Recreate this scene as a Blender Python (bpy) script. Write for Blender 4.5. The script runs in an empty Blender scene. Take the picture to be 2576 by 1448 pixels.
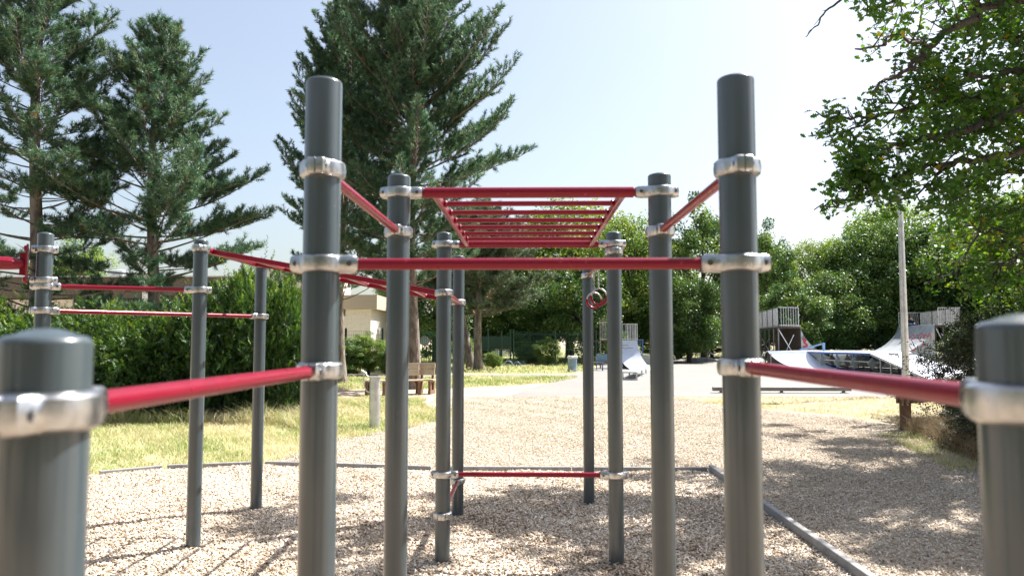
import bpy, math, random
import numpy as np
from mathutils import Vector, Matrix
rnd = random.Random(7)
RNG = np.random.default_rng(11)
sc = bpy.context.scene
COL = sc.collection
R = math.radians
# ------------------------------------------------------------------ camera
F_PX, PIT, YAW, CH = 1950.0, 0.0674, 0.0218, 1.711
cam = bpy.data.cameras.new('camera')
cam.sensor_width = 36.0; cam.lens = 36.0*F_PX/2576
cam.clip_start = 0.05; cam.clip_end = 3000
cam.dof.use_dof = True; cam.dof.focus_distance = 16.0; cam.dof.aperture_fstop = 3.4
co = bpy.data.objects.new('camera', cam); COL.objects.link(co)
co.location = (0, 0, CH); co.rotation_euler = (math.pi/2+PIT, 0, YAW)
sc.camera = co
# ------------------------------------------------------------------ sky + sun
SUN_EL, SUN_AZ = R(53), math.atan2(.848, .53)      # azimuth clockwise from +Y
world = bpy.data.worlds.new('World'); sc.world = world; world.use_nodes = True
nt = world.node_tree; bg = nt.nodes['Background']
sky = nt.nodes.new('ShaderNodeTexSky'); sky.sky_type = 'NISHITA'; sky.sun_disc = False
sky.sun_elevation = SUN_EL; sky.sun_rotation = SUN_AZ; sky.air_density = 1.0; sky.dust_density = 3.2; sky.ozone_density = 1.6
hz_ = nt.nodes.new('ShaderNodeVectorMath'); hz_.operation = 'ADD'; hz_.inputs[1].default_value = (1.0, .95, .75)   # thin summer haze whitening the whole dome
nt.links.new(sky.outputs[0], hz_.inputs[0]); nt.links.new(hz_.outputs[0], bg.inputs[0]); bg.inputs[1].default_value = 0.071
sl = bpy.data.lights.new('sun', 'SUN'); sl.energy = 5.0; sl.angle = R(.5); sl.color = (1, .97, .925)
so = bpy.data.objects.new('sun', sl); COL.objects.link(so)
sv = Vector((math.sin(SUN_AZ)*math.cos(SUN_EL), math.cos(SUN_AZ)*math.cos(SUN_EL), math.sin(SUN_EL)))
so.rotation_euler = sv.to_track_quat('Z', 'Y').to_euler(); so.location = (20, 10, 30)
sc.view_settings.view_transform = 'Standard'; sc.view_settings.look = 'None'
sc.view_settings.exposure = 1.45; sc.view_settings.gamma = 1.0

# ------------------------------------------------------------------ pixel helpers (photo px of a 2576 wide picture -> world)
def ray(px, py):
    cx = (px-1288)/F_PX; u = (724-py)/F_PX
    f = math.cos(PIT)-u*math.sin(PIT); z = math.sin(PIT)+u*math.cos(PIT)
    x = cx*math.cos(YAW)-f*math.sin(YAW); y = cx*math.sin(YAW)+f*math.cos(YAW)
    return x, y, z
def WP(px, py, Y):
    x, y, z = ray(px, py); k = Y/y
    return Vector((x*k, Y, CH+z*k))
def GP(px, py):
    x, y, z = ray(px, py); k = -CH/z
    return Vector((x*k, y*k, 0))
def project(P):
    P = np.asarray(P, float); x = P[..., 0]; y = P[..., 1]; z = P[..., 2]-CH
    cx = x*math.cos(YAW)+y*math.sin(YAW); cy = -x*math.sin(YAW)+y*math.cos(YAW)
    d = cy*math.cos(PIT)+z*math.sin(PIT); u = -cy*math.sin(PIT)+z*math.cos(PIT)
    return 1288+F_PX*cx/d, 724-F_PX*u/d

# ------------------------------------------------------------------ materials
def mat(name, col, rough=.6, metal=0., noise=None, bump=None, coat=0., transl=0., tint=None, spec=None, stretch=None, wear=None):
    """noise=(scale, colour2, lo, hi)  bump=(scale, strength, dist)  tint=[(pos,col)..] by face attribute"""
    m = bpy.data.materials.new(name); m.use_nodes = True; n = m.node_tree; L = n.links
    b = n.nodes['Principled BSDF']; b.inputs['Roughness'].default_value = rough; b.inputs['Metallic'].default_value = metal
    b.inputs['Coat Weight'].default_value = coat; b.inputs['Coat Roughness'].default_value = .12
    if spec is not None: b.inputs['Specular IOR Level'].default_value = spec
    tc = n.nodes.new('ShaderNodeTexCoord'); vec = tc.outputs['Object']
    if stretch:
        mp = n.nodes.new('ShaderNodeMapping'); mp.inputs['Scale'].default_value = stretch
        L.new(vec, mp.inputs[0]); vec = mp.outputs[0]
    colout = None
    if tint:
        at = n.nodes.new('ShaderNodeAttribute'); at.attribute_name = 'tint'
        cr = n.nodes.new('ShaderNodeValToRGB'); el = cr.color_ramp.elements
        while len(el) > len(tint): el.remove(el[-1])
        while len(el) < len(tint): el.new(.5)
        for e, (p, c) in zip(el, tint): e.position = p; e.color = (*c, 1)
        L.new(at.outputs['Fac'], cr.inputs[0]); colout = cr.outputs[0]
    else:
        rgb = n.nodes.new('ShaderNodeRGB'); rgb.outputs[0].default_value = (*col, 1); colout = rgb.outputs[0]
    def layer(cin, scale, c2, lo, hi, v=vec, detail=6):
        nz = n.nodes.new('ShaderNodeTexNoise'); nz.inputs['Scale'].default_value = scale; nz.inputs['Detail'].default_value = detail
        L.new(v, nz.inputs['Vector'])
        mr = n.nodes.new('ShaderNodeMapRange'); mr.inputs[1].default_value = lo; mr.inputs[2].default_value = hi
        L.new(nz.outputs[0], mr.inputs[0])
        mx = n.nodes.new('ShaderNodeMix'); mx.data_type = 'RGBA'; L.new(mr.outputs[0], mx.inputs[0])
        L.new(cin, mx.inputs[6]); mx.inputs[7].default_value = (*c2, 1)
        return mx.outputs[2]
    if noise:
        for ns in (noise if isinstance(noise, list) else [noise]): colout = layer(colout, *ns)
    L.new(colout, b.inputs['Base Color'])
    if wear:
        nz = n.nodes.new('ShaderNodeTexNoise'); nz.inputs['Scale'].default_value = wear[0]; nz.inputs['Detail'].default_value = 5
        L.new(tc.outputs['Object'], nz.inputs['Vector'])
        mr = n.nodes.new('ShaderNodeMapRange'); mr.inputs[3].default_value = wear[1]; mr.inputs[4].default_value = wear[2]
        L.new(nz.outputs[0], mr.inputs[0]); L.new(mr.outputs[0], b.inputs['Roughness'])
    if bump:
        nz = n.nodes.new('ShaderNodeTexNoise'); nz.inputs['Scale'].default_value = bump[0]; nz.inputs['Detail'].default_value = 8
        L.new(vec, nz.inputs['Vector'])
        bp = n.nodes.new('ShaderNodeBump'); bp.inputs['Strength'].default_value = bump[1]; bp.inputs['Distance'].default_value = bump[2]
        L.new(nz.outputs[0], bp.inputs['Height']); L.new(bp.outputs[0], b.inputs['Normal'])
    if transl > 0:
        tr = n.nodes.new('ShaderNodeBsdfTranslucent'); mx = n.nodes.new('ShaderNodeMixShader'); mx.inputs[0].default_value = transl
        hs = n.nodes.new('ShaderNodeHueSaturation'); hs.inputs['Saturation'].default_value = 1.15; hs.inputs['Value'].default_value = 1.7
        hs.inputs['Hue'].default_value = .485
        L.new(colout, hs.inputs['Color']); L.new(hs.outputs[0], tr.inputs[0])
        L.new(b.outputs[0], mx.inputs[1]); L.new(tr.outputs[0], mx.inputs[2]); L.new(mx.outputs[0], n.nodes['Material Output'].inputs[0])
    return m
M = {}
M['post'] = mat('grey_powder_coat', (.043, .060, .069), .36, noise=[(3, (.053, .070, .078), .4, .7), (70, (.12, .135, .14), .72, .76)], bump=(220, .05, .001), coat=.5, wear=(9, .26, .38))
M['red'] = mat('red_powder_coat', (.185, .002, .017), .32, noise=[(14, (.165, .003, .016), .45, .7), (34, (.30, .05, .06), .68, .73)], bump=(160, .05, .001), coat=.1, spec=.3, wear=(25, .2, .42))
M['alu'] = mat('cast_aluminium', (.50, .51, .52), .24, 1., noise=(30, (.32, .33, .35), .4, .75), bump=(90, .25, .0015), wear=(40, .2, .42))
M['bolt'] = mat('bolt_steel', (.10, .10, .11), .4, .8)
M['steel'] = mat('galvanised_steel', (.60, .61, .62), .42, .85, noise=(6, (.42, .43, .44), .4, .7), wear=(8, .3, .6))
M['steeldark'] = mat('weathered_steel', (.24, .235, .22), .55, .5, noise=(5, (.16, .12, .09), .5, .75))
M['ramp_side'] = mat('painted_ramp_panel', (.42, .44, .40), .7, noise=[(3, (.30, .32, .29), .45, .7), (1.1, (.50, .51, .49), .5, .7)])
M['ramp_face'] = mat('worn_ramp_skin', (.36, .39, .42), .55, noise=[(1.5, (.26, .28, .30), .4, .65), (9, (.44, .46, .47), .55, .8)])
M['sheet'] = mat('polished_ramp_sheet', (.66, .70, .80), .38, .25, noise=(2.5, (.58, .63, .75), .4, .7), bump=(3, .1, .01), wear=(6, .3, .5))
M['blue'] = mat('blue_painted_steel', (.06, .14, .42), .45, noise=(7, (.10, .19, .42), .45, .7))
M['bluedeep'] = mat('deep_blue_panel', (.008, .03, .24), .5, noise=(5, (.02, .06, .26), .5, .75))
M['bluepale'] = mat('pale_blue_metal', (.14, .25, .42), .5, noise=(9, (.22, .33, .46), .45, .65))
M['woodpale'] = mat('weathered_pale_timber', (.44, .35, .25), .75, noise=[(3, (.32, .24, .16), .4, .7), (20, (.5, .42, .33), .5, .8)], stretch=(1, 1, 1), bump=(30, .3, .004))
M['woodbrown'] = mat('brown_timber', (.17, .095, .055), .8, noise=[(4, (.10, .055, .035), .4, .7), (18, (.22, .15, .10), .55, .8)], stretch=(4, 4, .6), bump=(20, .4, .005))
M['wooddark'] = mat('dark_timber', (.055, .04, .032), .85, noise=(5, (.11, .08, .06), .45, .7), stretch=(3, 3, .5))
M['bark'] = mat('pine_bark', (.20, .165, .135), .9, noise=[(7, (.09, .07, .06), .42, .62), (2, (.27, .23, .19), .5, .7)], stretch=(1.4, 1.4, .45), bump=(9, .9, .05))
M['barkdark'] = mat('dark_bark', (.05, .042, .034), .9, noise=(8, (.095, .082, .068), .45, .65), stretch=(1.5, 1.5, .4), bump=(10, .8, .03))
M['needle'] = mat('pine_needles', None, .5, tint=[(0, (.018, .046, .026)), (.45, (.042, .105, .055)), (.8, (.115, .195, .095)), (.985, (.21, .29, .14)), (1, (.24, .11, .035))], transl=.22)
M['needle2'] = mat('grey_green_needles', None, .5, tint=[(0, (.035, .06, .034)), (.5, (.085, .125, .066)), (1, (.18, .22, .12))], transl=.2)
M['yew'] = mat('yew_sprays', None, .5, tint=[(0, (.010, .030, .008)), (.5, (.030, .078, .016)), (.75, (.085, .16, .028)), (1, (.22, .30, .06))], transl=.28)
M['leaf'] = mat('tree_leaves', None, .45, tint=[(0, (.014, .044, .012)), (.4, (.038, .092, .02)), (.75, (.12, .19, .04)), (1, (.26, .29, .08))], transl=.34)
M['leafy'] = mat('light_tree_leaves', None, .45, tint=[(0, (.024, .062, .014)), (.4, (.085, .16, .03)), (1, (.27, .31, .08))], transl=.4)
M['oak'] = mat('oak_leaves', None, .38, tint=[(0, (.018, .060, .012)), (.4, (.045, .120, .02)), (.8, (.08, .17, .025)), (.96, (.14, .22, .032)), (1, (.30, .25, .03))], transl=.5)
M['bramble'] = mat('bramble_leaves', None, .55, tint=[(0, (.014, .018, .009)), (.35, (.03, .026, .013)), (.6, (.020, .045, .014)), (1, (.05, .085, .025))], transl=.2)
M['grass'] = mat('grass_blades', None, .6, tint=[(0, (.10, .17, .04)), (.3, (.20, .27, .08)), (.5, (.38, .38, .17)), (.75, (.49, .43, .27)), (1, (.56, .49, .36))], transl=.3)
M['straw'] = mat('dry_straw', None, .7, tint=[(0, (.09, .10, .04)), (.4, (.22, .16, .09)), (1, (.36, .27, .17))], transl=.2)
M['chip'] = mat('wood_chips', None, .8, tint=[(0, (.13, .08, .045)), (.22, (.33, .235, .15)), (.5, (.54, .435, .33)), (.85, (.70, .61, .50)), (1, (.82, .77, .69))])
M['mulch'] = mat('grey_mulch', None, .85, tint=[(0, (.12, .09, .065)), (.22, (.33, .26, .19)), (.55, (.53, .45, .36)), (1, (.74, .67, .58))])
M['chipbed'] = mat('chip_bed_soil', (.36, .27, .19), .9, noise=[(60, (.16, .11, .07), .5, .62), (25, (.42, .31, .22), .5, .7)], bump=(45, .8, .02))
M['ground'] = mat('sandy_ground', (.40, .315, .22), .95, noise=[(70, (.27, .20, .14), .5, .65), (.6, (.50, .40, .30), .45, .65), (24, (.36, .27, .19), .5, .7)], bump=(60, .6, .02))
M['lawn'] = mat('dry_lawn', (.36, .32, .18), .95, noise=[(1.2, (.22, .27, .09), .45, .62), (9, (.40, .35, .19), .48, .7)], bump=(40, .5, .03))
M['strawbed'] = mat('straw_covered_soil', (.35, .30, .20), .95, noise=[(1.1, (.27, .26, .13), .5, .68), (14, (.33, .26, .16), .5, .7)], bump=(40, .5, .02))
M['asphalt'] = mat('pale_asphalt', (.20, .188, .172), .85, noise=[(.35, (.225, .211, .19), .45, .62), (90, (.15, .141, .13), .5, .75), (3, (.172, .162, .148), .55, .7)], bump=(150, .3, .004))
M['edging'] = mat('grey_edging', (.27, .265, .26), .8, noise=[(8, (.19, .185, .18), .45, .7), (60, (.33, .32, .31), .5, .7)], bump=(60, .4, .004), stretch=(1, 1, 1))
M['render'] = mat('pebble_dash_wall', (.80, .73, .68), .9, noise=[(22, (.40, .34, .29), .52, .68), (8, (.70, .64, .57), .5, .7)], bump=(25, .5, .03))
M['fascia'] = mat('beige_fascia', (.46, .38, .30), .85, noise=(30, (.36, .29, .23), .45, .6))
M['brownwall'] = mat('brown_aggregate_wall', (.14, .115, .09), .9, noise=(14, (.06, .05, .04), .45, .62))
M['white'] = mat('white_plaster', (.72, .72, .74), .8, noise=(1, (.64, .64, .66), .45, .65))
M['rooftile'] = mat('clay_roof_tiles', (.33, .14, .09), .8, noise=(6, (.24, .10, .07), .45, .65))
M['glass'] = mat('dark_window_glass', (.02, .025, .03), .08)
M['fence'] = mat('dark_green_fence', (.012, .045, .032), .45)
M['fencegreen'] = mat('green_mesh_fence', (.015, .10, .06), .5)
M['bin'] = mat('blue_grey_bin', (.16, .24, .32), .55, noise=(10, (.26, .32, .38), .5, .7))
M['bag'] = mat('pale_bin_liner', (.62, .60, .60), .5, transl=.2)
M['redpaint'] = mat('red_spray_paint', (.42, .015, .03), .6)
M['blackpaint'] = mat('black_spray_paint', (.02, .02, .022), .6)
M['bluepaint'] = mat('blue_spray_paint', (.03, .20, .42), .6)
M['skin'] = mat('skin', (.48, .28, .2), .6)
M['cloth_black'] = mat('black_cloth', (.012, .012, .016), .9)
M['denim'] = mat('blue_denim', (.03, .07, .18), .9)
M['lampglass'] = mat('lamp_diffuser', (.7, .68, .6), .4)
M['chain'] = mat('chain_steel', (.45, .45, .46), .35, .9)

# ------------------------------------------------------------------ objects
WL = {}
def tag(o, label=None, cat=None, group=None, kind=None):
    if label: o['label'] = label
    if cat: o['category'] = cat
    if group: o['group'] = group
    if kind: o['kind'] = kind
    return o
def thing(name, label, cat, loc=(0, 0, 0), group=None):
    o = bpy.data.objects.new(name, None); COL.objects.link(o); o.location = loc; o.empty_display_size = .2
    WL[o.name] = Vector(loc); return tag(o, label, cat, group)
def raw(name, V, Fc, m, parent=None, smooth=False, tintv=None):
    V = np.asarray(V, dtype=np.float32).reshape(-1, 3)
    if parent is not None: V = V-np.array(WL[parent.name], dtype=np.float32)
    me = bpy.data.meshes.new(name)
    if isinstance(Fc, np.ndarray):
        k = Fc.shape[1]; nf = len(Fc)
        me.vertices.add(len(V)); me.vertices.foreach_set('co', V.ravel())
        me.loops.add(nf*k); me.loops.foreach_set('vertex_index', Fc.astype(np.int32).ravel())
        me.polygons.add(nf); me.polygons.foreach_set('loop_start', np.arange(0, nf*k, k, dtype=np.int32))
        me.polygons.foreach_set('loop_total', np.full(nf, k, dtype=np.int32))
        me.update(calc_edges=True)
    else:
        me.from_pydata([tuple(map(float, v)) for v in V], [], Fc); me.update()
    if tintv is not None:
        a = me.attributes.new('tint', 'FLOAT', 'FACE'); a.data.foreach_set('value', np.asarray(tintv, dtype=np.float32))
    if smooth: me.polygons.foreach_set('use_smooth', np.ones(len(me.polygons), dtype=bool))
    me.materials.append(m)
    o = bpy.data.objects.new(name, me); COL.objects.link(o)
    if parent is not None: o.parent = parent; WL[o.name] = WL[parent.name].copy()
    else: WL[o.name] = Vector((0, 0, 0))
    return o
class MB:
    def __init__(s): s.v = []; s.f = []
    def add(s, v, f):
        n = len(s.v); s.v += [tuple(p) for p in v]; s.f += [tuple(i+n for i in q) for q in f]; return s
    def box(s, c, d, rz=0., mtx=None):
        c = Vector(c); hx, hy, hz = d[0]/2, d[1]/2, d[2]/2
        Rm = mtx if mtx is not None else Matrix.Rotation(rz, 3, 'Z')
        P = [c+Rm @ Vector((x*hx, y*hy, z*hz)) for z in (-1, 1) for y in (-1, 1) for x in (-1, 1)]
        return s.add(P, [(0, 2, 3, 1), (4, 5, 7, 6), (0, 1, 5, 4), (2, 6, 7, 3), (0, 4, 6, 2), (1, 3, 7, 5)])
    def beam(s, a, b, w, h, up=(0, 0, 1)):
        a = Vector(a); b = Vector(b); d = b-a; x = d.normalized(); up = Vector(up)
        if abs(x.dot(up)) > .95: up = Vector((0, 1, 0))
        y = up.cross(x).normalized(); z = x.cross(y)
        return s.box((a+b)/2, (d.length, w, h), mtx=Matrix((x, y, z)).transposed())
    def tube(s, pts, r, n=12, cap=True):
        pts = [Vector(p) for p in pts]; m = len(pts)
        rr = r if isinstance(r, (list, tuple)) else [r]*m
        base = len(s.v); up = None
        for i, p in enumerate(pts):
            d = (pts[min(i+1, m-1)]-pts[max(i-1, 0)]).normalized()
            if up is None: up = Vector((0, 0, 1)) if abs(d.z) < .9 else Vector((1, 0, 0))
            a = (up-d*up.dot(d)).normalized(); b = d.cross(a); up = a
            for k in range(n):
                t = 2*math.pi*k/n; s.v.append(tuple(p+(a*math.cos(t)+b*math.sin(t))*rr[i]))
        for i in range(m-1):
            for k in range(n):
                k2 = (k+1) % n; s.f.append((base+i*n+k, base+i*n+k2, base+(i+1)*n+k2, base+(i+1)*n+k))
        if cap:
            s.f.append(tuple(base+k for k in range(n))[::-1]); s.f.append(tuple(base+(m-1)*n+k for k in range(n)))
        return s
    def lathe(s, c, prof, n=32, top=True, bot=False):
        c = Vector(c); base = len(s.v)
        for r, z in prof:
            for k in range(n):
                t = 2*math.pi*k/n; s.v.append((c.x+r*math.cos(t), c.y+r*math.sin(t), c.z+z))
        for i in range(len(prof)-1):
            for k in range(n):
                k2 = (k+1) % n; s.f.append((base+i*n+k, base+i*n+k2, base+(i+1)*n+k2, base+(i+1)*n+k))
        if top: s.f.append(tuple(base+(len(prof)-1)*n+k for k in range(n)))
        if bot: s.f.append(tuple(base+k for k in range(n))[::-1])
        return s
    def slab(s, poly, z0, z1):
        n = len(poly); v = [(p[0], p[1], z0) for p in poly]+[(p[0], p[1], z1) for p in poly]
        return s.add(v, [tuple(range(n))[::-1], tuple(range(n, 2*n))]+[(i, (i+1) % n, (i+1) % n+n, i+n) for i in range(n)])
    def extr(s, pts, vec):           # closed 3D outline pushed along vec
        n = len(pts); vec = Vector(vec); v = [Vector(p) for p in pts]; v += [p+vec for p in v]
        return s.add(v, [tuple(range(n))[::-1], tuple(range(n, 2*n))]+[(i, (i+1) % n, (i+1) % n+n, i+n) for i in range(n)])
    def obj(s, name, m, parent=None, smooth=False, bevel=0.):
        o = raw(name, s.v, s.f, m, parent, False)
        if smooth:
            o.data.polygons.foreach_set('use_smooth', np.ones(len(o.data.polygons), dtype=bool))
            try: o.data.set_sharp_from_angle(angle=R(38))
            except Exception: pass
        if bevel:
            b = o.modifiers.new('bevel', 'BEVEL'); b.width = bevel; b.segments = 2; b.limit_method = 'ANGLE'
        return o

# ------------------------------------------------------------------ fast foliage arrays
def unit(a): return a/np.maximum(np.linalg.norm(a, axis=-1, keepdims=True), 1e-9)
def perp(d, rng):
    r = rng.normal(size=d.shape); return unit(r-d*np.sum(r*d, -1, keepdims=True))
def quads(c, u, v):                                    # rhombus leaves
    P = np.stack([c-u, c-v*.5+u*.05, c+u, c+v*.5+u*.05], 1)
    return P.reshape(-1, 3), np.arange(len(c)*4).reshape(-1, 4)
def tris(c, tip, side):
    P = np.stack([c-side, c+side, tip], 1); return P.reshape(-1, 3), np.arange(len(c)*3).reshape(-1, 3)
def sticks(p0, p1, r0, r1=None):
    r1 = r0 if r1 is None else r1
    r0 = np.broadcast_to(r0, len(p0))[:, None]; r1 = np.broadcast_to(r1, len(p0))[:, None]
    d = unit(p1-p0); a = unit(np.cross(d, np.array([.3, .2, .93]))); b = np.cross(d, a)
    V = []
    for (p, r) in ((p0, r0), (p1, r1)):
        for t in (0, 2.094, 4.189): V.append(p+(a*math.cos(t)+b*math.sin(t))*r)
    V = np.stack(V, 1); n = len(p0)
    q = np.array([[0, 1, 4, 3], [1, 2, 5, 4], [2, 0, 3, 5]])
    return V.reshape(-1, 3), (np.arange(n)[:, None, None]*6+q).reshape(-1, 4)

# ------------------------------------------------------------------ SETTING: ground
def noise2(x, y, s=0):
    return (np.sin(x*1.7+s)*np.cos(y*1.3-s)+.6*np.sin(x*3.9+y*2.7+s*2)+.4*np.cos(x*7.1-y*6.3+s))/2
def inpoly(X, Y, poly):
    c = np.zeros(X.shape, bool); n = len(poly)
    for i in range(n):
        x0, y0 = poly[i]; x1, y1 = poly[(i+1) % n]
        if y0 == y1: continue
        t = ((y0 > Y) != (y1 > Y)) & (X < (x1-x0)*(Y-y0)/(y1-y0)+x0); c ^= t
    return c
def rough_poly(poly, step=.35, amp=.16, seed=1):
    out = []
    rr = random.Random(seed)
    for i in range(len(poly)):
        a = Vector(poly[i]).to_2d(); b = Vector(poly[(i+1) % len(poly)]).to_2d(); L = (b-a).length; n = max(1, int(L/step))
        n = min(n, 60)
        for k in range(n):
            p = a.lerp(b, k/n); out.append((p.x+rr.uniform(-amp, amp), p.y+rr.uniform(-amp, amp)))
    return out
def sheet(name, poly, z, m):
    import mathutils
    tri = mathutils.geometry.tessellate_polygon([[Vector((p[0], p[1], 0)) for p in poly]])
    fs = []
    for t in tri:
        a, b, c = [Vector(poly[i]) for i in t]
        fs.append(tuple(t) if (b-a).cross(c-a) > 0 else tuple(t)[::-1])
    return tag(raw(name, [(p[0], p[1], z) for p in poly], fs, m), kind='structure')
sheet('ground', [(-900, -300), (900, -300), (900, 1500), (-900, 1500)], 0, M['ground'])
BEDB = [(-9, 9.2), (-5.42, 9.8), (-4.81, 10.28), (-3.62, 10.62), (-2.62, 10.5), (-1.26, 10.25), (2.37, 10.25)]
BED = BEDB+[(2.37, -4), (-9, -4)]
def bedz(x, y):
    z = .024*noise2(x*.9, y*.9, 1)+.012*noise2(x*3, y*3, 4)
    e = np.minimum(1, np.maximum(0, (2.37-x)/.35)); 
    for px_, py_ in ((-.66, 6.0), (.66, 6.0), (-.697, 7.66), (.627, 8.26), (-2.742, 6.39), (-2.744, 7.86), (-3.7, 5.95)):
        d2 = (x-px_)**2+(y-py_)**2; z = z+.014*np.exp(-d2/.03)-.02*np.exp(-(x-px_-.5)**2/.12-(y-py_+.5)**2/.2)
    return np.maximum(.004, .009+z*e)
gx, gy = np.meshgrid(np.arange(-9, 2.36, .1), np.arange(3.9, 10.7, .1))
gz = bedz(gx, gy); ins = inpoly(gx, gy, BED)
nyy, nxx = gx.shape; idx = np.arange(nyy*nxx).reshape(nyy, nxx)
q = np.stack([idx[:-1, :-1], idx[:-1, 1:], idx[1:, 1:], idx[1:, :-1]], -1).reshape(-1, 4)
q = q[ins[:-1, :-1].ravel()]
V = np.stack([gx, gy, gz], -1).reshape(-1, 3)
tag(raw('chip_bed', V, q, M['chipbed'], smooth=True), kind='structure')
sheet('chip_bed_near', [(-9, -4), (2.36, -4), (2.36, 3.95), (-9, 3.95)], .005, M['chipbed'])
ASP = [(-.7, 23.8), (42, 23.6), (48, 74), (7, 74), (4.2, 48), (2.2, 39.5)]
sheet('asphalt_pad', ASP, .008, M['asphalt'])
sheet('path', rough_poly([(-16, 35.4), (3.2, 37.3), (3.0, 39.7), (-16, 38.2)], .5, .1, 3), .006, M['asphalt'])
LAWN = {
 'lawn_left': ([(-16, 9.0), (-5.5, 9.9), (-4.8, 10.4), (-3.6, 10.75), (-3.3, 11.6), (-3.3, 13.2), (-2.5, 14.6), (-1.9, 16), (-1.6, 18.5), (-2.6, 20), (-3.2, 23.2), (-16, 23.2)], 11, 1100),
 'lawn_middle': ([(-16, 27.5), (-3.5, 27.2), (-.9, 29.5), (1.0, 31.5), (1.7, 34), (2.3, 36.4), (-16, 35.2)], 12, 230),
 'lawn_far': ([(-30, 38.5), (2.2, 40), (4.0, 48), (6.8, 74), (-30, 74)], 13, 110),
 'lawn_right': ([(4.3, 22.9), (6, 23.6), (15, 23.5), (15, 13), (8.6, 13.5), (7.6, 16.2), (6.8, 18.2), (5.2, 20.2)], 14, 420)}
LP = {}
for k, (p, sd, dn) in LAWN.items():
    LP[k] = rough_poly(p, .35, .17, sd); sheet(k, LP[k], .004, M['lawn'] if k != 'lawn_right' else M['strawbed'])
sheet('lawn_beyond', [(-120, 74.2), (160, 74.2), (200, 200), (-200, 200)], .004, M['lawn'])

# wood chips ----------------------------------------------------------
def chips(name, poly, n, L, Wd, zf, m, label, seed, ymax=None, hz=.012):
    rng = np.random.default_rng(seed); P = np.array(poly); lo = P.min(0); hi = P.max(0)
    X = np.empty(0); Y = np.empty(0)
    while len(X) < n:
        # denser close to the camera (uniform on the ground is enough here)
        x = rng.uniform(lo[0], hi[0], n); y = rng.uniform(lo[1], hi[1], n); k = inpoly(x, y, poly)
        pu, pv = project(np.stack([x, y, x*0], -1)); k &= (pu > -300) & (pu < 3150) & (pv < 1620)
        X = np.r_[X, x[k]]; Y = np.r_[Y, y[k]]
    X = X[:n]; Y = Y[:n]
    c = np.stack([X, Y, zf(X, Y)+rng.uniform(.001, hz, n)], -1)
    az = rng.uniform(0, 2*np.pi, n); tl = rng.normal(0, .42, n)
    u = np.stack([np.cos(az)*np.cos(tl), np.sin(az)*np.cos(tl), np.sin(tl)], -1)
    v = unit(np.cross(np.array([0, 0, 1.])+rng.normal(0, .35, (n, 3)), u)); w = np.cross(u, v)
    l = L*rng.uniform(.35, 1.3, n)[:, None]/2; wd = Wd*rng.uniform(.4, 1.3, n)[:, None]/2; th = (.0035*rng.uniform(.5, 1.5, n))[:, None]
    sk = rng.uniform(-.35, .35, n)[:, None]
    P = np.stack([c-u*l-v*wd, c+u*l*(1+sk)-v*wd*.7, c+u*l+v*wd, c-u*l*(1-sk)+v*wd*.8,
                  c-u*l*.95-v*wd+w*th, c+u*l*(1+sk)-v*wd*.7+w*th, c+u*l+v*wd+w*th, c-u*l*(1-sk)+v*wd*.8+w*th], 1)
    q = np.array([[4, 5, 6, 7], [0, 1, 5, 4], [1, 2, 6, 5], [2, 3, 7, 6], [3, 0, 4, 7]])
    Fc = (np.arange(n)[:, None, None]*8+q).reshape(-1, 4)
    t = np.clip(rng.beta(2.2, 1.8, n)+.12*noise2(X*1.3, Y*1.3), 0, 1)
    return tag(raw(name, P.reshape(-1, 3), Fc, m, tintv=np.repeat(t, 5)), label, 'wood chips', kind='stuff')
chips('wood_chips', [p for p in BEDB]+[(2.33, 4.4), (-9, 4.4)], 175000, .040, .0145, lambda x, y: bedz(x, y), M['chip'], 'pale wood chips covering the bed under the climbing frame', 3, hz=.014)
MUL = [(-3.3, 10.5), (2.45, 10.35), (2.45, 4.4), (7.6, 4.4), (6.6, 9), (6.2, 10.5), (6.9, 13), (7.4, 15.5), (7.0, 17.6), (5.2, 20), (4.6, 23.4), (1.5, 23.7), (-1.0, 23.7), (-2.6, 23.2), (-2.2, 19), (-2.1, 16.5), (-3.4, 13.4), (-3.6, 11)]
chips('mulch', MUL, 245000, .027, .012, lambda x, y: x*0+.004, M['mulch'], 'weathered tan and grey mulch lying outside the edged bed', 5, hz=.012)

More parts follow.
